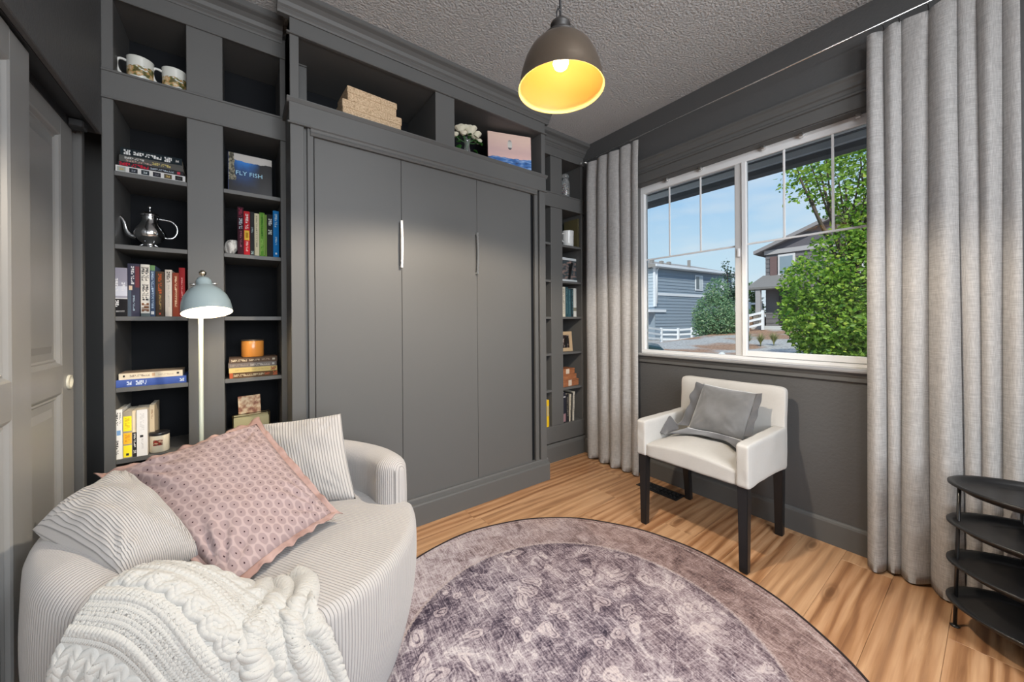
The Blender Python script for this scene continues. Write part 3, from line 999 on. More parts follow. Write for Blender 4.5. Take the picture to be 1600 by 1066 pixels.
# z=.92 right: four flat books and the amber candle
z = 0.92
gN = 'paperbacks stacked under the amber candle'
st = [
    (0.026, (0.13, 0.07, 0.035), [(0.0, 0.07, 0, 1, (0.5, 0.12, 0.05), 0), (0.08, 0.72, 0.3, 0.75, (0.60, 0.50, 0.32), 22), (0.72, 0.84, 0.3, 0.7, (0.5, 0.12, 0.06), 4), (0.9, 1.0, 0.1, 0.9, (0.55, 0.15, 0.07), 3)], 'dark brown paperback with orange ends, bottom of the stack under the amber candle'),
    (0.024, (0.72, 0.55, 0.22), [(0.12, 0.42, 0.35, 0.65, (0.60, 0.45, 0.16), 12), (0.46, 0.82, 0.35, 0.65, (0.60, 0.45, 0.16), 12), (0.86, 0.99, 0.15, 0.85, (0.35, 0.06, 0.03), 4)], 'yellow paperback in the stack under the amber candle'),
    (0.024, (0.20, 0.17, 0.155), [(0.03, 0.4, 0.3, 0.7, (0.34, 0.28, 0.24), 12), (0.44, 0.86, 0.3, 0.75, (0.55, 0.50, 0.44), 14), (0.9, 0.95, 0.3, 0.7, (0.6, 0.6, 0.55), 0)], 'grey paperback in the stack under the amber candle'),
    (0.024, (0.13, 0.085, 0.06), [(0.04, 0.36, 0.3, 0.75, (0.70, 0.60, 0.42), 10), (0.4, 0.62, 0.35, 0.7, (0.62, 0.52, 0.38), 8), (0.66, 0.84, 0.35, 0.65, (0.4, 0.3, 0.22), 9), (0.89, 0.95, 0.3, 0.7, (0.6, 0.55, 0.45), 0)], 'brown paperback on top of the stack, carrying the amber candle'),
]
for i, (T_, bc, bands, lb) in enumerate(st):
    book(lb, T_, 0.202, 0.13, (-0.048 + (0.002, 0.0, -0.002, 0.001)[i], 2.293 + (0.002, 0, 0.003, 0)[i], z + T_ / 2 + 0.0005), (0, 0, (0.0, 0.01, -0.01, 0.015)[i]), bc, bands, gN, flat=True, soft=True)
    z += T_ + 0.0005
can = thing('candle', 'amber glass candle with a metal lid standing on the paperback stack', 'candle', (0.050, 2.35, z + 0.001))
obj('glass', lathe(bmesh.new(), [(0, 0), (0.045, 0), (0.0485, 0.004), (0.0485, 0.080), (0.046, 0.084), (0, 0.084)], 40),
    M('amber glass', (0.62, 0.24, 0.045), 0.22, spec=0.6), can, world=False)
obj('lid', lathe(bmesh.new(), [(0, 0.084), (0.049, 0.084), (0.0495, 0.089), (0.040, 0.090), (0, 0.0895)], 40), M('lid metal', (0.25, 0.2, 0.15), 0.3, metal=0.8), can, world=False)
# z=1.543 right
z = 1.543
gN = 'colourful books beside the stone on the right bay shelf'
bk = thing('stone', 'pale grey striped stone bookend left of the colourful books', 'stone', (-0.040, 2.33, z))
bm = bmesh.new()
bmesh.ops.create_icosphere(bm, subdivisions=3, radius=1)
for v in bm.verts:
    n_ = noise.noise(v.co * 1.8) * 0.18
    v.co *= 1 + n_
    v.co.x *= 0.030
    v.co.y *= 0.03
    v.co.z = max(-0.95, min(0.8, v.co.z)) * 0.042 + 0.040
    v.co.x += 0.006 * v.co.z / 0.04
obj('stone_body', bm, M('striped stone', (0.25, 0.24, 0.23), 0.6, var=(1.5, (0.62, 0.61, 0.58), 0.42, 0.6), stretch=(60, 60, 8), bump=(90, 0.5, 0.002)), bk, world=False, smooth=False)
row = [
    (0.025, 0.240, (0.045, 0.012, 0.02), [(0.03, 0.22, 0.2, 0.8, (0.25, 0.03, 0.06), 5), (0.24, 0.47, 0.25, 0.8, (0.42, 0.48, 0.52), 6), (0.5, 0.85, 0.4, 0.7, (0.25, 0.08, 0.12), 8)], 'dark maroon book beside the grey stone, left of the red one'),
    (0.025, 0.222, (0.50, 0.02, 0.03), [(0.06, 0.42, 0.3, 0.75, (0.75, 0.62, 0.60), 6), (0.44, 0.66, 0.1, 0.9, (0.70, 0.45, 0.06), 0), (0.49, 0.61, 0.3, 0.75, (0.40, 0.22, 0.02), 0), (0.69, 0.92, 0.35, 0.7, (0.72, 0.45, 0.42), 8)], 'bright red book with a yellow block on its spine'),
    (0.018, 0.222, (0.03, 0.032, 0.034), [(0.35, 0.5, 0.3, 0.7, (0.2, 0.25, 0.27), 4), (0.9, 0.98, 0.2, 0.8, (0.35, 0.45, 0.42), 3)], 'slim black book between the red and the cream ones'),
    (0.020, 0.218, (0.62, 0.56, 0.38), [(0.05, 0.8, 0.35, 0.6, (0.22, 0.2, 0.15), 16)], 'cream slim book left of the green ones'),
    (0.023, 0.226, (0.10, 0.26, 0.035), [(0.03, 0.97, 0.08, 0.16, (0.4, 0.5, 0.16), 0), (0.03, 0.97, 0.84, 0.92, (0.4, 0.5, 0.16), 0), (0.1, 0.55, 0.35, 0.65, (0.04, 0.12, 0.02), 9), (0.6, 0.9, 0.3, 0.7, (0.25, 0.42, 0.1), 6)], 'grass green book with pale edge lines'),
    (0.009, 0.218, (0.16, 0.27, 0.06), [], 'very thin olive green booklet right of the green book'),
    (0.026, 0.222, (0.018, 0.018, 0.022), [(0.1, 0.28, 0.25, 0.8, (0.5, 0.5, 0.5), 4), (0.36, 0.48, 0.2, 0.8, (0.45, 0.48, 0.46), 3)], 'black book with small white lettering left of the blue one'),
    (0.026, 0.246, (0.01, 0.17, 0.46), [(0.07, 0.36, 0.3, 0.7, (0.5, 0.65, 0.75), 7), (0.56, 0.74, 0.35, 0.65, (0.45, 0.6, 0.7), 5), (0.9, 0.94, 0.35, 0.65, (0.7, 0.75, 0.8), 0)], 'bright blue tall book, last on the right of the row'),
]
xs = -0.010
for T_, H_, bc, bands, lb in row:
    book(lb, T_, H_, 0.15, (xs + T_ / 2, 2.294, z), (0, 0, 0), bc, bands, gN)
    xs += T_ + 0.0006
# z=1.86 right: large picture book stood face out
fb = thing('picture_book', 'dark blue fishing picture book stood face out on the upper right shelf', 'book', (-0.045, 2.34, 1.86), (0, 0, 0.0))
g = G('fishing cover print')
tcn = g.n('TexCoord')
sp = g.n('SeparateXYZ')
g.l(tcn.outputs['Object'], sp.inputs[0])
X_, Z_ = sp.outputs[0], sp.outputs[2]
n1 = g.noise(tcn.outputs['Object'], 30.0, 4)
blue = g.ramp(g.math('ADD', g.math('MULTIPLY', Z_, 5.0), g.math('MULTIPLY', n1, 0.25)), [(0.3, (0.008, 0.01, 0.02)), (0.75, (0.01, 0.05, 0.16)), (1.0, (0.02, 0.16, 0.50))])
fadex = g.ramp(g.math('MULTIPLY', X_, 6.0), [(0.0, (0.0,) * 3), (0.25, (1,) * 3), (0.5, (1,) * 3), (0.8, (0.0,) * 3)])
c1 = g.mix(fadex, (0.006, 0.006, 0.008), blue)
tree = g.math('MULTIPLY', g.math('LESS_THAN', X_, g.math('ADD', 0.012, g.math('MULTIPLY', n1, 0.03))), g.math('GREATER_THAN', Z_, 0.07))
c2 = g.mix(tree, c1, g.ramp(g.noise(tcn.outputs['Object'], 90, 3), [(0.4, (0.03, 0.03, 0.02)), (0.6, (0.25, 0.23, 0.16))]))
sky_ = g.math('MULTIPLY', g.math('GREATER_THAN', g.math('ADD', Z_, g.math('MULTIPLY', n1, 0.03)), 0.193), g.math('GREATER_THAN', X_, 0.022))
c3 = g.mix(sky_, c2, (0.42, 0.40, 0.38))
g.l(c3, g.p.inputs['Base Color'])
g.p.inputs['Roughness'].default_value = 0.3
tl = Matrix.Rotation(-0.08, 4, 'X')
obj('cover', B(0, 0.185, 0, 0.003, 0, 0.215, mat=tl), g.m, fb, world=False)
obj('spine', B(-0.002, 0, 0, 0.026, 0, 0.215, mat=tl), M('navy spine', (0.008, 0.02, 0.10), 0.4), fb, world=False)
obj('page_block', B(0.002, 0.182, 0.003, 0.024, 0.003, 0.212, mat=tl), paper, fb, world=False)
obj('rear_cover', B(0, 0.185, 0.024, 0.027, 0, 0.215, mat=tl), M('navy rear cover', (0.008, 0.02, 0.08), 0.4), fb, world=False)


def text(s, size, parent, name, mt, mat4, ext=0.0004, align='LEFT'):
    c = bpy.data.curves.new(name, 'FONT')
    c.body = s
    c.size = size
    c.extrude = ext
    c.align_x = align
    o = bpy.data.objects.new(name, c)
    COL.objects.link(o)
    dg = bpy.context.evaluated_depsgraph_get()
    me = bpy.data.meshes.new_from_object(o.evaluated_get(dg))
    bpy.data.objects.remove(o)
    me.materials.clear()
    me.materials.append(mt)
    o = bpy.data.objects.new(name, me)
    COL.objects.link(o)
    o.parent = parent
    o.matrix_basis = mat4
    return o


R90 = Matrix.Rotation(PI / 2, 4, 'X')
text('FLY FISH', 0.031, fb, 'lettering', M('pale blue print', (0.30, 0.55, 0.70), 0.5), tl @ Matrix.Translation((0.028, -0.0008, 0.103)) @ R90)

# ======== right bookcase
jr = thing('glass_figurine', 'clear glass jar of colourful trinkets on the top corner shelf', 'jar', (2.352, 2.345, 2.288))
gj = M('clear glass', (0.85, 0.87, 0.88), 0.05, trans=0.85)
obj('jar', lathe(bmesh.new(), [(0, 0), (0.036, 0), (0.042, 0.006), (0.042, 0.13), (0.036, 0.16), (0.030, 0.175), (0.030, 0.185), (0.027, 0.185), (0.027, 0.17), (0.034, 0.15), (0.038, 0.12), (0.038, 0.01), (0, 0.008)], 28), gj, jr, world=False)
ld = obj('stopper', lathe(bmesh.new(), [(0, 0.183), (0.026, 0.183), (0.034, 0.190), (0.036, 0.205), (0.026, 0.222), (0.010, 0.230), (0, 0.232)], 28), gj, jr, world=False)
bm = bmesh.new()
r_ = random.Random(5)
for k in range(60):
    a = r_.random() * 2 * PI
    rr_ = 0.028 * math.sqrt(r_.random())
    m_ = Matrix.Translation((rr_ * math.cos(a), rr_ * math.sin(a), 0.018 + 0.115 * r_.random())) @ Matrix.Rotation(r_.random() * 3, 4, (r_.random(), r_.random(), 1))
    bx(bm, -0.006, 0.006, -0.006, 0.006, -0.006, 0.006, 0.002, mi=r_.choice([0, 0, 1, 2]), mat=m_)
o = obj('trinkets', bm, [M('cream trinket', (0.62, 0.55, 0.42), 0.5), M('red trinket', (0.35, 0.03, 0.05), 0.5), M('grey trinket', (0.15, 0.15, 0.16), 0.5)], jr, world=False)
o['kind'] = 'stuff'
mg = thing('mug', 'plain white mug on the upper shelf of the corner bookcase', 'mug', (2.375, 2.34, 1.86))
obj('cup', lathe(bmesh.new(), [(0, 0), (0.045, 0), (0.051, 0.006), (0.052, 0.05), (0.054, 0.135), (0.0555, 0.139), (0.051, 0.139), (0.048, 0.02), (0, 0.012)], 36), M('white glaze', (0.66, 0.67, 0.66), 0.2), mg, world=False)
obj('handle', tube(bmesh.new(), [(-0.050, 0, 0.115), (-0.072, 0, 0.112), (-0.082, 0, 0.085), (-0.074, 0, 0.05), (-0.050, 0, 0.035)], 0.006, 10), M('white glaze handle', (0.66, 0.67, 0.66), 0.2), mg, world=False)
book('tall olive brown book at the right end beside the plain white mug', 0.024, 0.262, 0.17, (2.470, 2.300, 1.86), (0, 0, 0), (0.10, 0.085, 0.04), [(0.1, 0.5, 0.3, 0.7, (0.2, 0.17, 0.1), 7)])


def frame(label, w_, h_, bar, loc, rz, tilt, fm, printm, mat_w=0.0, name='framed_picture'):
    t = thing(name, label, 'picture', loc, (0, 0, rz))
    tl = Matrix.Rotation(-tilt, 4, 'X')
    bm = bmesh.new()
    for a in ((-w_ / 2, w_ / 2, 0, bar), (-w_ / 2, w_ / 2, h_ - bar, h_), (-w_ / 2, -w_ / 2 + bar, bar, h_ - bar), (w_ / 2 - bar, w_ / 2, bar, h_ - bar)):
        bx(bm, a[0], a[1], -0.008, 0.008, a[2], a[3], 0.0015, mat=tl)
    obj('moulding', bm, fm, t, world=False)
    obj('print', B(-w_ / 2 + bar, w_ / 2 - bar, -0.002, 0.004, bar, h_ - bar, mat=tl), printm, t, world=False)
    obj('easel_back', B(-0.012, 0.012, 0.006, 0.010, 0.0, h_ * 0.8, mat=Matrix.Rotation(0.25, 4, 'X')), black, t, world=False)
    return t


pm1 = M('landscape print', (0.05, 0.07, 0.08), 0.3, var=(3.0, (0.40, 0.26, 0.22), 0.45, 0.72), stretch=(6, 6, 16))
frame('white frame with a dark landscape picture on the corner bookcase', 0.268, 0.220, 0.022, (2.385, 2.335, 1.543), 0.05, 0.06, M('white frame', (0.62, 0.66, 0.68), 0.4), pm1)
pm2 = M('portrait print', (0.03, 0.02, 0.02), 0.3, var=(2.2, (0.5, 0.42, 0.38), 0.5, 0.62), stretch=(14, 14, 9))
frame('pale wooden photo frame with a dark portrait on the corner bookcase', 0.150, 0.178, 0.032, (2.335, 2.335, 0.92), -0.12, 0.09, M('pale wood frame', (0.42, 0.30, 0.18), 0.6, bump=(60, 0.4, 0.002)), pm2)
# z=1.23 books
gN = 'pale and teal books on the corner bookcase'
xs = 2.252
for T_, H_, bc, lb in ((0.044, 0.262, (0.60, 0.57, 0.48), 'mottled cream book at the left end of the corner bookcase row above the wooden frame'),
                       (0.034, 0.262, (0.025, 0.07, 0.09), 'dark teal book right of the mottled cream one'),
                       (0.034, 0.245, (0.03, 0.085, 0.11), 'second teal book, slightly shorter, in the corner bookcase row'),
                       (0.030, 0.250, (0.015, 0.03, 0.04), 'nearly black book left of the last pale one'),
                       (0.038, 0.256, (0.58, 0.60, 0.58), 'pale grey book with a dark patch, last of the corner row')):
    bands = [(0.05, 0.9, 0.3, 0.7, (0.28, 0.27, 0.22) if bc[0] > 0.3 else (0.10, 0.2, 0.22), 14)]
    if bc[1] == 0.60:
        bands = [(0.68, 0.8, 0, 1, (0.2, 0.2, 0.16), 0)]
    book(lb, T_, H_, 0.16, (xs + T_ / 2, 2.297, 1.23), (0, 0, 0), bc, bands, gN)
    xs += T_ + 0.001
# z=.61 little cedar boxes
z = 0.61
for k, (w_, h_, dx, rz, lb) in enumerate(((0.215, 0.060, 0, 0.06, 'largest cigar-brown box, bottom of the three on the corner bookcase'), (0.175, 0.048, -0.012, -0.04, 'middle cigar-brown box of the three on the corner bookcase'),
                                          (0.150, 0.050, -0.020, 0.05, 'smallest cigar-brown box on top of the three'))):
    t = thing('wooden_box', lb, 'box', (2.362 + dx, 2.36, z), (0, 0, rz), 'brown boxes stacked on the corner bookcase')
    wm = M('cedar %d' % k, (0.36, 0.14, 0.06), 0.55, var=(3, (0.27, 0.10, 0.045), 0.4, 0.6), stretch=(8, 8, 60))
    obj('box_body', B(-w_ / 2, w_ / 2, -0.055, 0.055, 0, h_ * 0.72, 0.0015), wm, t, world=False)
    obj('lid', B(-w_ / 2 - 0.001, w_ / 2 + 0.001, -0.056, 0.056, h_ * 0.74, h_, 0.0015), wm, t, world=False)
    lx = (-0.01, 0, -0.02)[k]
    if k != 1:
        obj('paper_label', B(lx - 0.022, lx + 0.022, -0.0566, -0.0562, h_ * 0.1, h_ * 0.95), M('label %d' % k, (0.62, 0.50, 0.40), 0.6), t, world=False)
    z += h_ + 0.0005
# z=.30 big books
gN = 'large books on the bottom shelf of the corner bookcase'
xs = 2.252
for T_, H_, bc, lean, lb in ((0.040, 0.262, (0.02, 0.02, 0.03), 0, 'black large book with a mauve foot, left end of the bottom corner shelf'),
                             (0.034, 0.245, (0.015, 0.015, 0.02), 0, 'plain black large book on the bottom corner shelf'),
                             (0.016, 0.240, (0.50, 0.45, 0.36), 0.05, 'thin cream book on the bottom corner shelf'),
                             (0.018, 0.250, (0.03, 0.03, 0.03), 0.05, 'thin black book between the two pale ones on the bottom corner shelf'),
                             (0.020, 0.258, (0.45, 0.42, 0.36), 0.05, 'pale mottled book at the right end of the bottom corner shelf')):
    bands = [(0.7, 0.97, 0, 1, (0.28, 0.16, 0.18), 0), (0.12, 0.16, 0, 1, (0.4, 0.4, 0.42), 0)] if xs < 2.26 else [(0.1, 0.8, 0.3, 0.7, (0.15, 0.13, 0.1), 10)]
    book(lb, T_, H_, 0.19, (xs + T_ / 2, 2.297, 0.301), (0, lean, 0), bc, bands, gN)
    xs += T_ + 0.004
# left bay of the corner bookcase, seen past the bed cabinet
book('yellow boxed book seen past the edge of the bed cabinet, bottom shelf', 0.055, 0.225, 0.16, (2.065, 2.295, 0.30), (0, 0, 0), (0.66, 0.42, 0.01), [(0.22, 0.60, 0.1, 0.45, BLK, 0), (0.22, 0.60, 0.6, 0.85, (0.3, 0.3, 0.28), 0)], cover=(0.66, 0.42, 0.01))
for zz, lb in ((0.61, 'small white ornament on the second shelf behind the cabinet edge'), (0.92, 'small dark and white ornament on the third shelf behind the cabinet edge')):
    t = thing('ornament', lb, 'ornament', (2.035, 2.32, zz))
    obj('ornament_body', lathe(bmesh.new(), [(0, 0), (0.016, 0), (0.019, 0.012), (0.012, 0.028), (0.018, 0.042), (0.013, 0.056), (0.006, 0.064), (0, 0.066)], 18),
        M('ornament glaze', (0.62, 0.62, 0.62) if zz < 0.7 else (0.2, 0.2, 0.21), 0.4), t, world=False)

# ======== top cubbies of the bed cabinet
wk = G('woven seagrass')
tcn = wk.n('TexCoord')
mpp = wk.mapping(tcn.outputs['Object'], (150, 150, 190))
ch = wk.n('TexChecker')
ch.inputs['Scale'].default_value = 1.0
wk.l(mpp, ch.inputs['Vector'])
n1 = wk.noise(tcn.outputs['Object'], 160, 3)
n2 = wk.noise(tcn.outputs['Object'], 14, 3)
cA = wk.ramp(n1, [(0.3, (0.30, 0.19, 0.10)), (0.5, (0.56, 0.40, 0.25)), (0.7, (0.72, 0.56, 0.38))])
wk.l(wk.mix(wk.math('MULTIPLY', n2, 0.4), cA, (0.68, 0.50, 0.32)), wk.p.inputs['Base Color'])
wk.p.inputs['Roughness'].default_value = 0.8
wk.bump(wk.math('ADD', ch.outputs['Fac'], wk.math('MULTIPLY', n1, 1.2)), 0.7, 0.002)
for k, (a, b, z0, z1, lb, rz) in enumerate(((0.437, 0.762, 2.2935, 2.385, 'larger woven seagrass box, under the other, above the bed cabinet doors', 0.035),
                                            (0.462, 0.735, 2.3855, 2.462, 'smaller woven seagrass box resting on the larger one', 0.05))):
    t = thing('woven_box', lb, 'box', ((a + b) / 2, 2.09, z0), (0, 0, rz), 'woven boxes above the bed cabinet')
    hw = (b - a) / 2
    h_ = z1 - z0
    bm = B(-hw + 0.003, hw - 0.003, -0.005, 0.185, 0, h_ * 0.6, 0.005, seg=2)
    obj('box_body', bm, wk.m, t, world=False)
    obj('lid', B(-hw, hw, -0.009, 0.189, h_ * 0.52, h_, 0.005, seg=2), wk.m, t, world=False)
# vase of roses
vz = thing('vase', 'small clear glass vase of white roses and green leaves on the cabinet ledge', 'vase', (1.205, 2.105, 2.2935))
obj('glass', lathe(bmesh.new(), [(0, 0), (0.024, 0), (0.028, 0.004), (0.022, 0.03), (0.017, 0.06), (0.020, 0.09), (0.028, 0.108), (0.026, 0.108), (0.018, 0.09), (0.015, 0.06), (0.020, 0.03), (0.022, 0.008), (0, 0.006)], 28),
    M('vase glass', (0.9, 0.93, 0.93), 0.03, trans=0.9), vz, world=False)
r_ = random.Random(11)
petal = M('rose petal', (0.80, 0.77, 0.62), 0.6, bump=(60, 0.2, 0.001))
leafm = M('rose leaf', (0.03, 0.13, 0.02), 0.45)
stemm = M('rose stem', (0.06, 0.20, 0.05), 0.5)
heads = [(-0.055, -0.01, 0.150, 0.037), (-0.02, 0.015, 0.175, 0.041), (0.030, 0.0, 0.180, 0.039), (0.062, -0.005, 0.150, 0.038), (0.005, -0.03, 0.142, 0.036),
         (0.085, 0.0, 0.115, 0.027), (-0.088, 0.0, 0.112, 0.024), (0.045, -0.03, 0.120, 0.026), (-0.045, -0.035, 0.118, 0.024)]
for (hx, hy, hz, hr) in heads:
    obj('stem', tube(bmesh.new(), [(0, 0, 0.015), (hx * 0.15, hy * 0.15, 0.08), (hx * 0.7, hy * 0.7, hz * 0.8), (hx, hy, hz)], 0.0018, 6), stemm, vz, world=False)
    bm = bmesh.new()
    for ring, (np_, rad, tilt_, sc) in enumerate(((3, 0.25, 0.2, 0.55), (4, 0.5, 0.45, 0.75), (5, 0.8, 0.8, 0.95), (6, 1.0, 1.15, 1.0))):
        for k in range(np_):
            a = 2 * PI * (k + 0.5 * (ring % 2)) / np_ + r_.random() * 0.3

            def pf(u, v, a=a, rad=rad, tilt_=tilt_, sc=sc):
                s_ = (u - 0.5) * 1.7 * (1 - 0.35 * v)
                hh = v * hr * 1.25 * sc
                out_ = hr * rad * (0.35 + 0.65 * math.sin(min(1.2, v * tilt_ * 1.4 + 0.15))) + (0.15 * hr * v * v * tilt_)
                aa = a + s_
                return Vector((hx + out_ * math.cos(aa), hy + out_ * math.sin(aa), hz - hr * 0.5 + hh * (1 - 0.35 * tilt_ * v) - 0.15 * hr * (2 * u - 1) ** 2 * v))
            grid(bm, pf, 5, 4)
    obj('rose', bm, petal, vz, world=False, fixn=False)
for k in range(15):
    a = r_.random() * 2 * PI
    rad = 0.03 + 0.055 * r_.random()
    zc = 0.055 + 0.075 * r_.random()
    c_ = Vector((rad * math.cos(a), rad * 0.5 * math.sin(a), zc))
    d_ = Vector((math.cos(a), 0.5 * math.sin(a), r_.uniform(-0.7, 0.3))).normalized()
    sd = d_.cross(Vector((0, 0, 1))).normalized()

    def lf(u, v, c_=c_, d_=d_, sd=sd):
        w2 = 0.013 * math.sin(PI * min(0.99, v ** 0.8))
        return c_ + d_ * (v * 0.042) + sd * ((2 * u - 1) * w2) + Vector((0, 0, abs(2 * u - 1) * 0.004 - v * v * 0.006))
    bm = bmesh.new()
    grid(bm, lf, 2, 5)
    obj('leaf', bm, leafm, vz, world=False, fixn=False)
# canvas picture
cv = thing('canvas_picture', 'small canvas painting of a pink sky over blue water leaning in the right cubby', 'painting', (1.605, 2.17, 2.2935), (0, 0, -0.32))
g = G('seascape print')
tcn = g.n('TexCoord')
sp = g.n('SeparateXYZ')
g.l(tcn.outputs['Object'], sp.inputs[0])
X_, Z_ = sp.outputs[0], sp.outputs[2]
n1 = g.noise(g.mapping(tcn.outputs['Object'], (14, 14, 60)), 1.0, 4)
sky_c = g.ramp(g.math('ADD', g.math('MULTIPLY', Z_, 3.4), g.math('MULTIPLY', n1, 0.15)), [(0.3, (0.78, 0.50, 0.45)), (0.6, (0.62, 0.42, 0.40)), (1.05, (0.76, 0.55, 0.46))])
sea_c = g.ramp(n1, [(0.35, (0.015, 0.05, 0.15)), (0.5, (0.03, 0.14, 0.42)), (0.62, (0.20, 0.34, 0.60)), (0.75, (0.6, 0.68, 0.78))])
hor = g.math('ADD', 0.105, g.math('MULTIPLY', g.math('SUBTRACT', n1, 0.5), 0.05))
col = g.mix(g.math('GREATER_THAN', Z_, hor), sea_c, sky_c)
dx = g.math('DIVIDE', g.math('ABSOLUTE', g.math('SUBTRACT', X_, 0.0)), 0.017)
dz = g.math('DIVIDE', g.math('ABSOLUTE', g.math('SUBTRACT', Z_, 0.205)), 0.036)
body = g.math('LESS_THAN', g.math('ADD', g.math('POWER', dx, 2.5), g.math('POWER', dz, 2.5)), 1.0)
bc = g.ramp(g.math('MULTIPLY', g.math('SUBTRACT', Z_, 0.165), 12.0), [(0.0, (0.06, 0.06, 0.07)), (0.18, (0.10, 0.10, 0.11)), (0.28, (0.62, 0.60, 0.56)), (0.7, (0.55, 0.53, 0.50)), (1.0, (0.10, 0.10, 0.10))])
g.l(g.mix(body, col, bc), g.p.inputs['Base Color'])
tl = Matrix.Rotation(-0.05, 4, 'X')
obj('canvas', B(-0.168, 0.168, -0.012, 0.006, 0, 0.288, 0.002, mat=tl), g.m, cv, world=False)
obj('stretcher_bar', B(-0.160, 0.160, 0.006, 0.012, 0.008, 0.28, mat=tl), M('raw pine', (0.5, 0.36, 0.2), 0.7), cv, world=False)
# ------------------------------------------------------------------ rug
RC = (0.965, 0.885)
RR = 0.926
g = G('distressed rug pile')
tcn = g.n('TexCoord')
P = tcn.outputs['Object']
ln = g.n('VectorMath', operation='LENGTH')
g.l(P, ln.inputs[0])
rad = g.math('DIVIDE', ln.outputs['Value'], RR)
Pr = g.mapping(P, (1, 1, 1), rot=(0, 0, 0.12))
big = g.noise(Pr, 2.4, 3, 0.6)
mid = g.noise(Pr, 9.0, 5, 0.65, 1.2)
fin = g.noise(Pr, 60.0, 4, 0.7)
streak = g.noise(g.mapping(Pr, (9, 130, 1)), 1.0, 3, 0.6)
streak2 = g.noise(g.mapping(Pr, (70, 5, 1)), 1.0, 3, 0.6)
vo = g.n('TexVoronoi', feature='F1', voronoi_dimensions='2D')
vo.inputs['Scale'].default_value = 9.0
vd = g.n('VectorMath', operation='ADD')
wob = g.n('TexNoise')
wob.inputs['Scale'].default_value = 6.0
g.l(Pr, wob.inputs['Vector'])
sc_ = g.n('VectorMath', operation='SCALE')
sc_.inputs['Scale'].default_value = 0.22
g.l(wob.outputs['Color'], sc_.inputs[0])
g.l(Pr, vd.inputs[0])
g.l(sc_.outputs[0], vd.inputs[1])
g.l(vd.outputs[0], vo.inputs['Vector'])
rings = g.math('SINE', g.math('MULTIPLY', vo.outputs['Distance'], 34.0))
vs_c = g.n('SeparateXYZ')
g.l(vo.outputs['Color'], vs_c.inputs[0])
has = g.math('GREATER_THAN', vs_c.outputs[0], 0.35)
flower = g.math('MULTIPLY', g.math('MULTIPLY', g.math('GREATER_THAN', rings, -0.1), g.math('LESS_THAN', vo.outputs['Distance'], 0.36)), has)
ve = g.n('TexVoronoi', feature='DISTANCE_TO_EDGE', voronoi_dimensions='2D')
ve.inputs['Scale'].default_value = 17.0
g.l(vd.outputs[0], ve.inputs['Vector'])
vine = g.math('LESS_THAN', ve.outputs['Distance'], 0.045)
wear = g.ramp(g.math('ADD', g.math('MULTIPLY', streak, 0.55), g.math('MULTIPLY', fin, 0.5)), [(0.40, (0,) * 3), (0.62, (1,) * 3)])
med = g.noise(vd.outputs[0], 5.0, 6, 0.75, 2.2)
speck = g.noise(Pr, 120.0, 4, 0.8)
thin = g.noise(g.mapping(Pr, (150, 9, 1)), 1.0, 3, 0.7)
thin2 = g.noise(g.mapping(Pr, (11, 170, 1)), 1.0, 3, 0.7)
tone = g.math('ADD', g.math('MULTIPLY', med, 0.60), g.math('ADD', g.math('MULTIPLY', speck, 0.42), g.math('ADD', g.math('MULTIPLY', thin, 0.42), g.math('MULTIPLY', thin2, 0.20))))
tone = g.math('ADD', tone, g.math('MULTIPLY', g.math('SUBTRACT', g.noise(Pr, 3.0, 4, 0.65), 0.5), 0.42))
petal_n = g.noise(Pr, 26.0, 3, 0.6)
disc = g.math('LESS_THAN', g.math('ADD', vo.outputs['Distance'], g.math('MULTIPLY', g.math('SUBTRACT', petal_n, 0.5), 0.5)), 0.27)
ringd = g.math('GREATER_THAN', rings, -0.55)
flower2 = g.math('MULTIPLY', g.math('MULTIPLY', disc, ringd), has)
pat = g.math('MAXIMUM', flower2, g.math('MULTIPLY', vine, 0.55))
tone2 = g.math('ADD', tone, g.math('MULTIPLY', pat, 0.10))
field = g.ramp(tone2, [(0.68, (0.035, 0.028, 0.045)), (0.78, (0.15, 0.12, 0.15)), (0.86, (0.33, 0.28, 0.31)), (0.95, (0.48, 0.435, 0.46)), (1.08, (0.62, 0.565, 0.57))])
field = g.mix(g.math('MULTIPLY', flower2, 0.22), field, (0.58, 0.47, 0.46))
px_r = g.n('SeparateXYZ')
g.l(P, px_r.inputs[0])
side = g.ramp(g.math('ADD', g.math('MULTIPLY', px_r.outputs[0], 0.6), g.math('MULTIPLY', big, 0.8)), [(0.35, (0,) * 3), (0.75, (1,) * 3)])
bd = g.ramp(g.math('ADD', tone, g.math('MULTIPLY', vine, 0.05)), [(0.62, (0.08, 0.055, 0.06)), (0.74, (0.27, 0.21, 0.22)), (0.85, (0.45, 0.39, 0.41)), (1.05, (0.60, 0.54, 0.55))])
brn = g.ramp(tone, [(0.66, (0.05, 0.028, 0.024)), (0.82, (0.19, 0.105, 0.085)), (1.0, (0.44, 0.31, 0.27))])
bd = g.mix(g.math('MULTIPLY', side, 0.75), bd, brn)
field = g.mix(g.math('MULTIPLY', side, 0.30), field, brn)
isb = g.math('GREATER_THAN', rad, 0.722)
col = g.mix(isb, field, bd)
l1 = g.math('MULTIPLY', g.math('GREATER_THAN', rad, 0.716), g.math('LESS_THAN', rad, 0.730))
l2 = g.math('MULTIPLY', g.math('GREATER_THAN', rad, 0.952), g.math('LESS_THAN', rad, 0.960))
lm = g.math('MULTIPLY', g.math('MAXIMUM', l1, l2), g.ramp(speck, [(0.38, (0.0,) * 3), (0.55, (0.8,) * 3)]))
col = g.mix(lm, col, (0.46, 0.38, 0.36))
dk = g.math('MULTIPLY', g.math('GREATER_THAN', rad, 0.690), g.math('LESS_THAN', rad, 0.712))
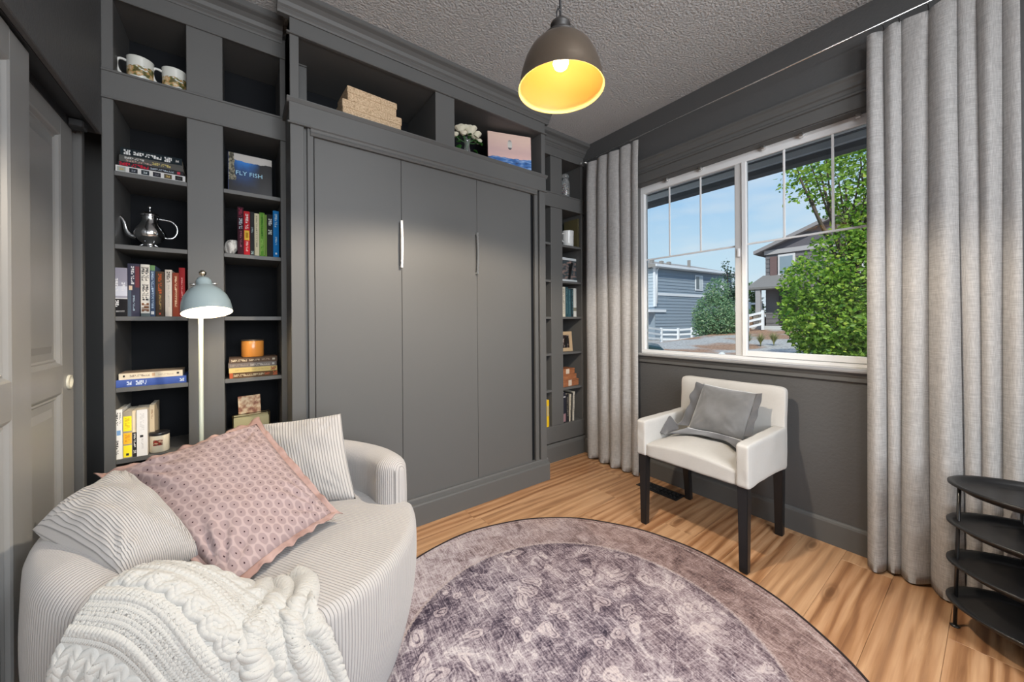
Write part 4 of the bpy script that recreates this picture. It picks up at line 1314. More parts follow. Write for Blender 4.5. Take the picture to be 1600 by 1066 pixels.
col = g.mix(g.math('MULTIPLY', dk, 0.25), col, (0.05, 0.035, 0.045))
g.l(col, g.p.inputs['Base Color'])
g.p.inputs['Roughness'].default_value = 0.95
g.p.inputs['Specular IOR Level'].default_value = 0.15
g.bump(g.math('ADD', fin, streak), 0.35, 0.002)
rug = thing('round_rug', 'large round distressed mauve and grey rug with a floral medallion and dark edge', 'rug', (RC[0], RC[1], 0.0))
NB = 160


def rr_w(a):
    return RR * (1 + 0.0022 * math.sin(9 * a) + 0.0016 * math.sin(17 * a + 1))


bm = bmesh.new()
cvx = bm.verts.new((0, 0, 0.007))
prev = None
lst = []
for ring in (0.25, 0.5, 0.75, 0.985):
    lst.append([bm.verts.new((ring * rr_w(2 * PI * k / NB) * math.cos(2 * PI * k / NB), ring * rr_w(2 * PI * k / NB) * math.sin(2 * PI * k / NB), 0.007)) for k in range(NB)])
for k in range(NB):
    bm.faces.new((cvx, lst[0][k], lst[0][(k + 1) % NB]))
for a, b in zip(lst, lst[1:]):
    for k in range(NB):
        bm.faces.new((a[k], b[k], b[(k + 1) % NB], a[(k + 1) % NB]))
low = [bm.verts.new((v.co.x, v.co.y, 0.0005)) for v in lst[-1]]
for k in range(NB):
    bm.faces.new((lst[-1][k], low[k], low[(k + 1) % NB], lst[-1][(k + 1) % NB]))
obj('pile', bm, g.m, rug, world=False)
pts = [(0.985 * rr_w(2 * PI * k / NB) * math.cos(2 * PI * k / NB) * 1.006, 0.985 * rr_w(2 * PI * k / NB) * math.sin(2 * PI * k / NB) * 1.006, 0.0052) for k in range(NB)]
slabel(obj('edge_binding', tube(bmesh.new(), pts, 0.0052, 8, closed=True), M('dark binding', (0.02, 0.012, 0.012), 0.9), rug, world=False), 'dark stitched edge binding')

# ------------------------------------------------------------------ fabrics


def corduroy(name, col, wale, depth=0.0022):
    g = G(name)
    uv = g.n('UVMap')
    sp = g.n('SeparateXYZ')
    g.l(uv.outputs[0], sp.inputs[0])
    f = g.math('FRACT', g.math('DIVIDE', sp.outputs[0], wale))
    s_ = g.math('SUBTRACT', g.math('MULTIPLY', f, 2.0), 1.0)
    prof = g.math('SQRT', g.math('SUBTRACT', 1.02, g.math('MULTIPLY', s_, s_)))
    tcn = g.n('TexCoord')
    nn = g.noise(tcn.outputs['Object'], 140, 3)
    n2 = g.noise(tcn.outputs['Object'], 5, 3)
    base = g.mix(n2, tuple(col), tuple(c * 0.86 for c in col))
    groove = g.ramp(prof, [(0.25, (0.42,) * 3), (0.75, (1,) * 3)])  # shade between the wales painted into the colour
    g.l(g.mix(1.0, base, groove, 'MULTIPLY'), g.p.inputs['Base Color'])
    g.p.inputs['Roughness'].default_value = 0.9
    g.p.inputs['Specular IOR Level'].default_value = 0.15
    g.p.inputs['Sheen Weight'].default_value = 0.25
    g.bump(g.math('ADD', prof, g.math('MULTIPLY', nn, 0.25)), 0.8, depth)
    return g.m


cord = corduroy('cream corduroy', (0.47, 0.45, 0.44), 0.0088)
cordp = corduroy('cream corduroy cushion', (0.49, 0.47, 0.46), 0.0105, 0.003)

# ------------------------------------------------------------------ barrel sofa
SCX, SCY, SR = 0.06, 1.515, 0.5
FA = math.radians(-56)
sofa = thing('barrel_sofa', 'cream corduroy barrel loveseat in the corner in front of the bookcase', 'sofa', (SCX, SCY, 0))
A0 = FA + math.radians(48)
A1 = FA + math.radians(360 - 60)


def wrap(u):
    return A0 + (A1 - A0) * u


def shell(u, v):
    a = wrap(u)
    e_ = min(1.0, min(u, 1 - u) / 0.035)
    rnd = math.sqrt(max(0.0, 1 - (1 - e_) ** 2))            # rounded arm ends
    back = math.sin(PI * u) ** 4
    top = 0.645 + 0.060 * back
    th = 0.062 * (0.04 + 0.96 * rnd)
    mid_r = SR - 0.064
    # closed profile v in 0..1 : outside bottom -> outside top -> inside top -> inside bottom
    if v < 0.42:
        q = v / 0.42
        z = 0.035 + q * (top - 0.065 - 0.035)
        r = mid_r + th * (1.0 + 0.10 * math.sin(PI * q) - 0.55 * (1 - q) ** 2.2)
    elif v < 0.62:
        q = (v - 0.42) / 0.20 * PI
        r = mid_r + th * math.cos(q)
        z = top - 0.065 + 0.065 * (0.35 + 0.65 * rnd) * math.sin(q) ** 0.8 if math.sin(q) > 0 else top - 0.065
    else:
        q = (v - 0.62) / 0.38
        r = mid_r - th
        z = top - 0.065 - q * (top - 0.065 - 0.30)
    r += 0.003 * noise.noise(Vector((a * 3, z * 5, 0)))
    if u > 0.5:
        z -= max(0.0, (u - 0.86) / 0.14) ** 1.3 * 0.060 * (z / 0.6)
    return Vector((SCX + r * math.cos(a), SCY + r * math.sin(a), z))


bm = bmesh.new()
NU, NV = 150, 60
def shell_uv(u, v):
    p = shell(u, v)
    r = math.hypot(p.x - SCX, p.y - SCY)
    k = 1 - min(1.0, min(u, 1 - u) / 0.04)
    return (2.0 + (A1 - A0) * u * SR + (r - (SR - 0.064)) * k * (1 if u > 0.5 else -1), v)


V = grid(bm, shell, 2 * NU, NV, shell_uv)
for i in (0, 2 * NU):
    try:
        bm.faces.new([V[i][j] for j in range(NV + 1)])
    except ValueError:
        pass
obj('back_and_arms', bm, cord, sofa)

fx, fy = math.cos(FA), math.sin(FA)
px_, py_ = -fy, fx


def seatf(u, v):
    a = 2 * PI * u
    # v: centre of the top -> rim -> down the front -> under
    if v < 0.5:
        q = v / 0.5
        r = 0.475 * q
        z = 0.478 - 0.012 * q * q
    elif v < 0.64:
        q = (v - 0.5) / 0.14 * PI / 2
        r = 0.475 + 0.030 * math.sin(q)
        z = 0.466 - 0.040 * (1 - math.cos(q))
    else:
        q = (v - 0.64) / 0.36
        z = 0.426 - q * 0.39
        r = 0.505 + 0.006 * math.sin(PI * q) - 0.055 * q ** 2.0
    d = math.atan2(math.sin(a - FA), math.cos(a - FA))
    if abs(d) > math.radians(48):                            # tuck inside the wrap-round back
        k_ = min(1.0, (abs(d) - math.radians(48)) / math.radians(10))
        r *= 1 - k_ * 0.16
    z += 0.004 * noise.noise(Vector((math.cos(a) * r * 7, math.sin(a) * r * 7, 0)))
    return Vector((SCX + r * math.cos(a), SCY + r * math.sin(a), z))


def seatuv(u, v):
    p = seatf(u, v)
    dx_, dy_ = p.x - SCX, p.y - SCY
    across = dx_ * px_ + dy_ * py_
    if v > 0.6:
        a = 2 * PI * u
        across = 0.5 * math.sin(math.atan2(math.sin(a - FA), math.cos(a - FA))) * 1.0
    return (across + 1.0, v)


bm = bmesh.new()
grid(bm, seatf, 160, 70, seatuv, closed_u=True)
obj('seat', bm, cord, sofa)


# ------------------------------------------------------------------ pillows
def pillow(bm, c00, c10, c11, c01, th, n=36, seed=0, wr=0.006, sag=0.05, uvs=(1, 1), pinch=0.35, mi=0, vec=None):
    c00, c10, c11, c01 = map(Vector, (c00, c10, c11, c01))
    nrm = (c10 - c00).cross(c01 - c00).normalized()
    if vec is not None and nrm.dot(Vector(vec)) < 0:
        nrm = -nrm
    W_ = ((c10 - c00).length + (c11 - c01).length) / 2
    H_ = ((c01 - c00).length + (c11 - c10).length) / 2

    def base(u, v):
        # edges bowed inwards between the corners
        uu = u + sag * math.sin(PI * v) * (0.5 - u) * 1.2
        vv = v + sag * math.sin(PI * u) * (0.5 - v) * 1.2
        return (c00 * (1 - uu) * (1 - vv) + c10 * uu * (1 - vv) + c11 * uu * vv + c01 * (1 - uu) * vv)

    def hgt(u, v):
        a = max(0.0, 1 - abs(2 * u - 1) ** 2.6)
        b = max(0.0, 1 - abs(2 * v - 1) ** 2.6)
        return th * 0.5 * (a ** 0.55) * (b ** 0.55)

    for sgn in (1, -1):
        def f(u, v):
            p = base(u, v)
            e_ = min(u, 1 - u, v, 1 - v)
            k_ = min(1, e_ / 0.10)
            w1 = noise.noise(Vector((u * 5 + seed, v * 5, sgn))) * wr * 1.6
            # radial puckers near the corners
            cu, cv_ = (0 if u < .5 else 1), (0 if v < .5 else 1)
            rr2 = math.hypot(u - cu, v - cv_)
            ang = math.atan2(abs(v - cv_), abs(u - cu) + 1e-6)
            w2 = math.sin(ang * 16 + seed) * wr * pinch * 2 * math.exp(-((rr2 - 0.22) / 0.14) ** 2)
            return p + nrm * sgn * (hgt(u, v) + (w1 + w2) * k_)
        grid(bm, f, n, n, lambda u, v: (u * uvs[0], v * uvs[1]), mi=mi)
    bmesh.ops.remove_doubles(bm, verts=bm.verts[:], dist=0.0004)
    return nrm, base


pc = thing('back_cushion', 'square cream corduroy cushion at the right end of the loveseat', 'cushion', (0.21, 1.75, 0.5))
bm = bmesh.new()
pillow(bm, (0.040, 1.737, 0.474), (0.376, 1.59, 0.470), (0.352, 1.742, 0.795), (0.019, 2.000, 0.742), 0.13, uvs=(0.37, 0.36), seed=3, vec=(-0.3, -1, 0.3), sag=0.035)
obj('cushion_body', bm, cordp, pc)
pc = thing('back_cushion', 'plump cream corduroy cushion leaning over the left arm of the loveseat', 'cushion', (-0.27, 1.42, 0.6))
bm = bmesh.new()
pillow(bm, (-0.432, 1.485, 0.672), (-0.225, 1.215, 0.600), (-0.085, 1.345, 0.550), (-0.300, 1.700, 0.715), 0.21, uvs=(0.40, 0.40), seed=8, vec=(0, 0, 1), sag=0.02, wr=0.008)
# stripes run along the long side: swap the axes
uvl = bm.loops.layers.uv.verify()
for f in bm.faces:
    for lp in f.loops:
        a, b = lp[uvl].uv
        lp[uvl].uv = (b, a)
obj('cushion_body', bm, cordp, pc)

# pink pillow
g = G('pink block print')
uv = g.n('UVMap')
mp_ = g.mapping(uv.outputs[0], (17, 15, 1), rot=(0, 0, 0))
sp = g.n('SeparateXYZ')
g.l(mp_, sp.inputs[0])
row_ = g.math('FLOOR', sp.outputs[1])
off = g.math('MULTIPLY', g.math('MODULO', row_, 2.0), 0.5)
fu = g.math('SUBTRACT', g.math('FRACT', g.math('ADD', sp.outputs[0], off)), 0.5)
fv = g.math('SUBTRACT', g.math('FRACT', sp.outputs[1]), 0.5)
dia = g.math('ADD', g.math('ABSOLUTE', fu), g.math('MULTIPLY', g.math('ABSOLUTE', fv), 0.85))
rd = g.math('SQRT', g.math('ADD', g.math('MULTIPLY', fu, fu), g.math('MULTIPLY', fv, fv)))
tcn = g.n('TexCoord')
n1 = g.noise(tcn.outputs['Object'], 12, 4)
n2 = g.noise(tcn.outputs['Object'], 90, 3)
basec = g.mix(n1, (0.34, 0.265, 0.265), (0.30, 0.215, 0.205))
lat = g.ramp(g.math('ADD', rd, g.math('MULTIPLY', g.math('SUBTRACT', n2, 0.5), 0.12)), [(0.42, (0,) * 3), (0.50, (1,) * 3)])
c1 = g.mix(g.math('MULTIPLY', lat, 0.7), g.mix(0.3, basec, (0.25, 0.20, 0.22)), (0.44, 0.345, 0.335))
dot = g.math('LESS_THAN', g.math('ADD', g.math('MULTIPLY', g.math('ABSOLUTE', fu), 1.1), g.math('MULTIPLY', g.math('ABSOLUTE', fv), 0.8)), 0.085)
c2 = g.mix(dot, c1, (0.05, 0.025, 0.03))
g.l(c2, g.p.inputs['Base Color'])
g.p.inputs['Roughness'].default_value = 0.95
g.p.inputs['Specular IOR Level'].default_value = 0.1
g.bump(n2, 0.25, 0.002)
pinkm = g.m
pinkf = M('pink flange cloth', (0.30, 0.19, 0.165), 0.95, spec=0.1, var=(14, (0.40, 0.28, 0.255), 0.4, 0.6), bump=(60, 0.3, 0.002))
pp = thing('throw_pillow', 'large dusty pink patterned pillow with a frilled edge in the middle of the loveseat', 'pillow', (-0.02, 1.55, 0.6))
PA, PB, PC_, PD = Vector((-0.360, 1.760, 0.700)), Vector((-0.028, 1.205, 0.505)), Vector((0.262, 1.440, 0.510)), Vector((0.050, 1.800, 0.790))
bm = bmesh.new()
nrm, pbase = pillow(bm, PA, PB, PC_, PD, 0.15, n=54, seed=5, vec=(0.3, -0.8, 0.6), sag=0.04, wr=0.009, pinch=0.6)
obj('pillow_body', bm, pinkm, pp)
bm = bmesh.new()


def edgept(s):
    s = s % 4
    k, q = int(s), s - int(s)
    return [pbase(q, 0), pbase(1, q), pbase(1 - q, 1), pbase(0, 1 - q)][k]


ctr = (PA + PB + PC_ + PD) / 4


def flange(u, v):
    s = u * 4
    p = edgept(s)
    o_ = (p - ctr)
    o_ -= nrm * o_.dot(nrm)
    o_.normalize()
    k = s - int(s) if s < 4 else 1
    corner = 1 + 0.55 * (abs(2 * k - 1) ** 10)
    wd = 0.026 * corner
    wv_ = math.sin(u * 2 * PI * 23) * 0.006 + math.sin(u * 2 * PI * 41 + 1) * 0.004
    return p - o_ * 0.006 + o_ * (wd * v) + nrm * (wv_ * v + 0.002)


grid(bm, flange, 260, 4, closed_u=False)
bm2 = obj('frilled_edge', bm, pinkf, pp, fixn=False)
sd = bm2.modifiers.new('thickness', 'SOLIDIFY')
sd.thickness = 0.003

# ------------------------------------------------------------------ cable knit throw
import numpy as np


def smooth(a, b, x):
    t_ = np.clip((x - a) / (b - a), 0, 1)
    return t_ * t_ * (3 - 2 * t_)


NA, NS = 620, 620
uu, ss = np.meshgrid(np.linspace(0, 1, NA), np.linspace(0, 1, NS), indexing='ij')
a_lo = -124 - 9 * ss                                                     # degrees round the seat
a_hi = -76 + 3 * np.sin(ss * 9) - 2 * ss
ang = np.radians(a_lo + (a_hi - a_lo) * uu)
frontness = smooth(math.radians(-122), math.radians(-84), ang)
# drape profile, radius and height control points from inside to outside
ctl_arm = np.array([(0.325, 0.520), (0.345, 0.580), (0.395, 0.626), (0.440, 0.637), (0.490, 0.626), (0.530, 0.580), (0.548, 0.49), (0.560, 0.40), (0.565, 0.25), (0.568, 0.10)])
ctl_frt = np.array([(0.31, 0.478), (0.35, 0.482), (0.395, 0.487), (0.44, 0.490), (0.485, 0.486), (0.520, 0.466), (0.542, 0.42), (0.553, 0.34), (0.57, 0.24), (0.565, 0.10)])


def crv(ctl, s_):
    x = s_ * (len(ctl) - 1)
    i = np.clip(x.astype(int), 0, len(ctl) - 2)
    f = x - i
    p0 = ctl[np.clip(i - 1, 0, len(ctl) - 1)]
    p1 = ctl[i]
    p2 = ctl[i + 1]
    p3 = ctl[np.clip(i + 2, 0, len(ctl) - 1)]
    f = f[..., None]
    return 0.5 * ((2 * p1) + (-p0 + p2) * f + (2 * p0 - 5 * p1 + 4 * p2 - p3) * f ** 2 + (-p0 + 3 * p1 - 3 * p2 + p3) * f ** 3)


pa = crv(ctl_arm, ss)
pf_ = crv(ctl_frt, ss)
rz = pa * (1 - frontness[..., None]) + pf_ * frontness[..., None]
# big soft folds gathered toward the front end
fold = smooth(math.radians(-104), math.radians(-88), ang)
rz[..., 0] += fold * (0.010 * np.sin(uu * 34 + ss * 5) + 0.008 * np.sin(uu * 71 - ss * 7))
rz[..., 1] += fold * 0.010 * np.sin(uu * 40 + ss * 9 + 1)
rz[..., 0] += 0.006 * np.sin(uu * 9 + ss * 4)
Pm = np.stack([SCX + rz[..., 0] * np.cos(ang), SCY + rz[..., 0] * np.sin(ang), rz[..., 1]], -1)
# true surface measures: along = round the arm, down = inside to outside
dA = 0.5 * math.radians(56)
along = uu * dA * 1.05
down = ss * 0.86
# the knit bands run as arcs round the lower left corner of the cloth
ox, oy = along + 0.02, 0.74 - down
rb = np.hypot(ox, oy)
lb = np.arctan2(ox, oy) * 0.45
h = np.zeros_like(rb)


def band(c, w_):
    return smooth(-w_ / 2 - 0.004, -w_ / 2 + 0.004, rb - c) * (1 - smooth(w_ / 2 - 0.004, w_ / 2 + 0.004, rb - c))


def stock(pitch=0.0105):
    xx = rb / pitch
    c = np.floor(xx)
    fx_ = xx - c - 0.5
    vv_ = lb / 0.008 + np.abs(fx_) * 1.1
    return 0.0014 * np.sqrt(np.clip(1 - (2 * fx_) ** 2, 0, 1)) * (0.45 + 0.55 * np.abs(np.sin(vv_ * PI)))


def braid(c, amp, L_, n=3, w_=0.013):
    out_ = np.zeros_like(rb)
    for k in range(n):
        ph = 2 * PI * lb / L_ + 2 * PI * k / n
        cc = c + amp * np.sin(ph)
        d_ = (rb - cc) / w_
        hh = np.sqrt(np.clip(1 - d_ ** 2, 0, 1)) * (0.72 + 0.28 * np.cos(2 * ph))
        tex = 0.86 + 0.14 * np.sin(d_ * 8 + 1.0)
        out_ = np.maximum(out_, hh * tex)
    return out_


h += stock()
bb = braid(0.430, 0.0145, 0.125, 2, 0.019)
m_ = band(0.430, 0.075)
h = h * (1 - m_) + m_ * (0.0006 * np.sin(lb / 0.0022) + 0.0135 * bb)
for c in (0.505, 0.490, 0.378, 0.366, 0.285, 0.560):                                   # ribs beside the cable
    d_ = (rb - c) / 0.0065
    h += 0.0045 * np.exp(-d_ ** 2) * (0.8 + 0.2 * np.sin(lb / 0.002))
for c, n_ in ((0.325, 4), (0.530, 4)):                            # eyelet bands
    m_ = band(c, 0.06)
    ex = (rb - c + 0.03) / 0.015
    ey = lb / 0.0135 + np.floor(ex) * 0.5
    dd = np.hypot((ex - np.floor(ex) - 0.5) * 1.1, (ey - np.floor(ey) - 0.5))
    h -= m_ * 0.0048 * (1 - smooth(0.16, 0.34, dd))
bb = braid(0.225, 0.0145, 0.125, 2, 0.019)
m_ = band(0.225, 0.075)
h = h * (1 - m_) + m_ * 0.0105 * bb
bb = braid(0.615, 0.012, 0.085, 2, 0.014)
m_ = band(0.615, 0.06)
h = h * (1 - m_) + m_ * 0.009 * bb
du = np.gradient(Pm, axis=0)
ds = np.gradient(Pm, axis=1)
nn_ = np.cross(du, ds)
nn_ /= np.linalg.norm(nn_, axis=-1, keepdims=True) + 1e-9
if nn_[NA // 2, NS // 3, 2] < 0:
    nn_ = -nn_
Pm = Pm + nn_ * (h[..., None] + 0.006)
keep_u = np.ones((NA, NS), bool)
idx = np.arange(NA * NS).reshape(NA, NS)
q = np.stack([idx[:-1, :-1], idx[1:, :-1], idx[1:, 1:], idx[:-1, 1:]], -1).reshape(-1, 4)
me = bpy.data.meshes.new('throw_blanket')
me.from_pydata(Pm.reshape(-1, 3).tolist(), [], q.tolist())
me.polygons.foreach_set('use_smooth', [True] * len(me.polygons))
knit = M('chunky knit wool', (0.46, 0.455, 0.435), 0.95, spec=0.1, sheen=0.3, bump=(320, 0.5, 0.0015))
me.materials.append(knit)
tb_ = bpy.data.objects.new('throw_blanket', me)
COL.objects.link(tb_)
tag(tb_, 'chunky off-white cable knit throw draped over the left front of the loveseat', 'blanket')
s_ = tb_.modifiers.new('thickness', 'SOLIDIFY')
s_.thickness = 0.006
s_.offset = -1

# ------------------------------------------------------------------ armchair under the window
linen = G('off-white linen slipcover')
tcn = linen.n('TexCoord')
a1 = linen.noise(linen.mapping(tcn.outputs['Object'], (420, 420, 60)), 1, 2)
a2 = linen.noise(linen.mapping(tcn.outputs['Object'], (60, 60, 420)), 1, 2)
a3 = linen.noise(tcn.outputs['Object'], 7, 3)
cc = linen.mix(a3, (0.56, 0.55, 0.53), (0.50, 0.49, 0.47))
cc = linen.mix(linen.math('MULTIPLY', linen.math('MULTIPLY', a1, a2), 0.6), cc, (0.40, 0.385, 0.36))
linen.l(cc, linen.p.inputs['Base Color'])
linen.p.inputs['Roughness'].default_value = 0.95
linen.p.inputs['Specular IOR Level'].default_value = 0.1
linen.bump(linen.math('ADD', a1, a2), 0.35, 0.001)
linen = linen.m

chair = thing('armchair', 'small off-white slipcovered armchair on black legs under the window', 'chair', (2.15, 1.0, 0))


def soft_box(name, x0, x1, y0, y1, z0, z1, bev, parent, m, fn=None, cuts=10, wr=0.003, seed=0, label=None):
    bm = bmesh.new()
    bx(bm, x0, x1, y0, y1, z0, z1)
    bmesh.ops.subdivide_edges(bm, edges=bm.edges[:], cuts=cuts, use_grid_fill=True)
    c_ = Vector(((x0 + x1) / 2, (y0 + y1) / 2, (z0 + z1) / 2))
    hx, hy, hz = (x1 - x0) / 2, (y1 - y0) / 2, (z1 - z0) / 2
    for v in bm.verts:
        p = v.co - c_
        q_ = Vector((max(-hx + bev, min(hx - bev, p.x)), max(-hy + bev, min(hy - bev, p.y)), max(-hz + bev, min(hz - bev, p.z))))
        d_ = p - q_
        if d_.length > 1e-6:
            d_ = d_.normalized() * bev
        p = q_ + d_
        v.co = c_ + p
        n_ = noise.noise(v.co * 9 + Vector((seed, 0, 0))) * wr + noise.noise(v.co * 24 + Vector((seed, 3, 0))) * wr * 0.5
        v.co += (d_.normalized() if d_.length > 1e-6 else Vector((0, 0, 0))) * n_
        if fn:
            v.co = fn(v.co)
    o = obj(name, bm, m, parent, smooth=True)
    md = o.modifiers.new('smooth', 'SUBSURF')
    md.levels = 1
    md.render_levels = 1
    return o


def seat_fn(p):
    u = (p.y - 1.0) / 0.24
    w_ = (p.x - 2.13) / 0.25
    if p.z > 0.44:
        p.z += 0.050 * max(0, 1 - u * u) * max(0, 1 - 0.6 * w_ * w_)
    return p


soft_box('seat', 1.886, 2.375, 0.745, 1.255, 0.400, 0.480, 0.018, chair, linen, seat_fn, 14, seed=1)


def skirt_fn(p):
    if p.z < 0.42 and p.x > 2.2:
        p.z -= 0.025 * (p.x - 2.2) / 0.2
    return p


for (a, b, s_) in ((0.700, 0.762, 2), (1.238, 1.300, 3)):
    soft_box('armrest', 1.880, 2.385, a, b, 0.402, 0.612, 0.014, chair, linen, skirt_fn, 14, 0.004, seed=s_)


def back_fn(p):
    k = max(0, (p.z - 0.45)) / 0.37
    p.x += 0.022 * k
    return p


soft_box('backrest', 2.355, 2.412, 0.706, 1.294, 0.365, 0.822, 0.020, chair, linen, back_fn, 16, 0.003, seed=4)
for (lx0, ly0, bx_, by_) in ((1.892, 0.712, 0.0, 0.0), (1.892, 1.243, 0.0, 0.0), (2.345, 0.712, 0.035, 0.010), (2.345, 1.243, 0.035, -0.010)):
    bm = bmesh.new()
    rear = bx_ > 0
    wt, wb = 0.046, 0.036
    vs_ = []
    for z_, w_, ox_, oy_ in ((0.0, wb, bx_, by_ + 0.004), (0.42, wt, 0, 0)):
        vs_.append([bm.verts.new((lx0 + ox_ + a * w_, ly0 + oy_ + b * w_, z_)) for a, b in ((0, 0), (1, 0), (1, 1), (0, 1))])
    for i in range(4):
        bm.faces.new((vs_[0][i], vs_[0][(i + 1) % 4], vs_[1][(i + 1) % 4], vs_[1][i]))
    bm.faces.new(vs_[0][::-1])
    bm.faces.new(vs_[1])
    bmesh.ops.bevel(bm, geom=bm.edges[:], offset=0.003, segments=2, affect='EDGES')
    obj('leg', bm, blackwood, chair)
# grey velvet pillow with a wide loose flange
velvet = M('grey velvet', (0.115, 0.115, 0.115), 0.75, spec=0.25, sheen=0.9, var=(7, (0.20, 0.20, 0.205), 0.35, 0.7), bump=(30, 0.25, 0.004))
velvetd = M('grey velvet flange', (0.095, 0.095, 0.10), 0.75, spec=0.25, sheen=0.8, bump=(30, 0.3, 0.004))
gp = thing('velvet_pillow', 'grey velvet pillow with a loose ruffled edge on the armchair', 'pillow', (2.2, 0.97, 0.55))
bm = bmesh.new()
QA, QB, QC, QD = Vector((2.150, 1.128, 0.545)), Vector((2.150, 0.830, 0.545)), Vector((2.275, 0.800, 0.790)), Vector((2.275, 1.095, 0.805))
nq, qb = pillow(bm, QA, QB, QC, QD, 0.12, n=34, seed=12, vec=(-1, 0, 0.4), sag=0.03, wr=0.004)
obj('pillow_body', bm, velvet, gp)


def ribbon(name, inner, outer, parent, m, n=90, amp=0.007, fr=9, ph=0):
    def samp(pts, u):
        x = u * (len(pts) - 1)
        i = min(int(x), len(pts) - 2)
        f = x - i
        p0, p1, p2, p3 = [Vector(pts[max(0, min(len(pts) - 1, k))]) for k in (i - 1, i, i + 1, i + 2)]
        return 0.5 * (2 * p1 + (p2 - p0) * f + (2 * p0 - 5 * p1 + 4 * p2 - p3) * f * f + (3 * p1 - p0 - 3 * p2 + p3) * f ** 3)

    def f(u, v):
        a, b = samp(inner, u), samp(outer, u)
        return a.lerp(b, v) + Vector((-1, 0, 0.4)) * (math.sin(u * fr * 2 * PI + ph + v) * amp * v)
    bm = bmesh.new()
    grid(bm, f, n, 8)
    o = obj(name, bm, m, parent, fixn=False)
    q_ = o.modifiers.new('thickness', 'SOLIDIFY')
    q_.thickness = 0.003
    return o


ribbon('flange', [(2.262, 1.085, 0.800), (2.235, 1.100, 0.72), (2.19, 1.115, 0.63), (2.155, 1.125, 0.560)],
       [(2.255, 1.125, 0.812), (2.225, 1.150, 0.735), (2.19, 1.150, 0.66), (2.14, 1.185, 0.555)], gp, velvetd, fr=3, amp=0.010)
ribbon('flange', [(2.15, 1.125, 0.550), (2.14, 1.06, 0.552), (2.13, 0.98, 0.560), (2.13, 0.90, 0.558), (2.14, 0.825, 0.55)],
       [(2.06, 1.200, 0.512), (2.07, 1.07, 0.540), (2.08, 0.96, 0.545), (2.08, 0.88, 0.545), (2.00, 0.785, 0.535)], gp, velvetd, fr=2.5, amp=0.008)
ribbon('flange', [(2.14, 1.185, 0.53), (2.12, 1.20, 0.52), (2.08, 1.215, 0.51), (2.03, 1.205, 0.512)],
       [(2.16, 1.195, 0.545), (2.14, 1.236, 0.600), (2.09, 1.236, 0.575), (2.03, 1.235, 0.515)], gp, velvetd, fr=1, amp=0.004)
ribbon('flange', [(2.262, 0.805, 0.79), (2.225, 0.812, 0.71), (2.19, 0.822, 0.64), (2.16, 0.83, 0.57)],
       [(2.272, 0.778, 0.795), (2.245, 0.785, 0.72), (2.21, 0.790, 0.65), (2.17, 0.800, 0.575)], gp, velvetd, fr=3, amp=0.006)

# ------------------------------------------------------------------ floor vent
fv_ = thing('floor_vent', 'black scrollwork floor vent in the boards behind the armchair', 'vent', (2.355, 1.44, 0.0))
bm = bmesh.new()
bx(bm, 2.296, 2.312, 1.288, 1.592, 0.0, 0.005, 0.0015)
bx(bm, 2.398, 2.414, 1.288, 1.592, 0.0, 0.005, 0.0015)
bx(bm, 2.312, 2.398, 1.288, 1.304, 0.0, 0.005, 0.0015)
bx(bm, 2.312, 2.398, 1.576, 1.592, 0.0, 0.005, 0.0015)
obj('border', bm, black, fv_)
obj('damper', B(2.310, 2.400, 1.30, 1.58, 0.0002, 0.0012), M('damper', (0.004, 0.006, 0.008), 0.6), fv_)
bm = bmesh.new()
for k in range(9):
    yy = 1.32 + k * 0.030
    for sx in (2.334, 2.376):
        pts = [(sx + 0.014 * math.cos(t_) * (1 - t_ / 14), yy + 0.012 * math.sin(t_) * (1 - t_ / 14), 0.003) for t_ in [q * 0.6 for q in range(15)]]
        tube(bm, pts, 0.0018, 6)
    tube(bm, [(2.312, yy + 0.013, 0.003), (2.398, yy + 0.013, 0.003)], 0.0012, 5)
obj('scrollwork', bm, black, fv_)

# ------------------------------------------------------------------ curtains and rod
cl_ = G('linen curtain')
tcn = cl_.n('TexCoord')
O_ = tcn.outputs['Object']
a1 = cl_.noise(cl_.mapping(O_, (500, 500, 26)), 1, 2)
a2 = cl_.noise(cl_.mapping(O_, (26, 26, 500)), 1, 2)
cc = cl_.mix(cl_.ramp(cl_.math('ADD', cl_.math('MULTIPLY', a1, 0.5), cl_.math('MULTIPLY', a2, 0.5)), [(0.4, (0,) * 3), (0.62, (1,) * 3)]), (0.50, 0.49, 0.485), (0.72, 0.71, 0.70))
cl_.l(cc, cl_.p.inputs['Base Color'])
cl_.p.inputs['Roughness'].default_value = 0.95
cl_.p.inputs['Specular IOR Level'].default_value = 0.05
tr_ = cl_.n('BsdfTranslucent')
cl_.l(cc, tr_.inputs['Color'])
mx_ = cl_.n('MixShader')
mx_.inputs[0].default_value = 0.38
cl_.l(cl_.p.outputs[0], mx_.inputs[1])
cl_.l(tr_.outputs[0], mx_.inputs[2])
cl_.l(mx_.outputs[0], cl_.out.inputs[0])
cl_.bump(cl_.math('ADD', a1, a2), 0.3, 0.001)


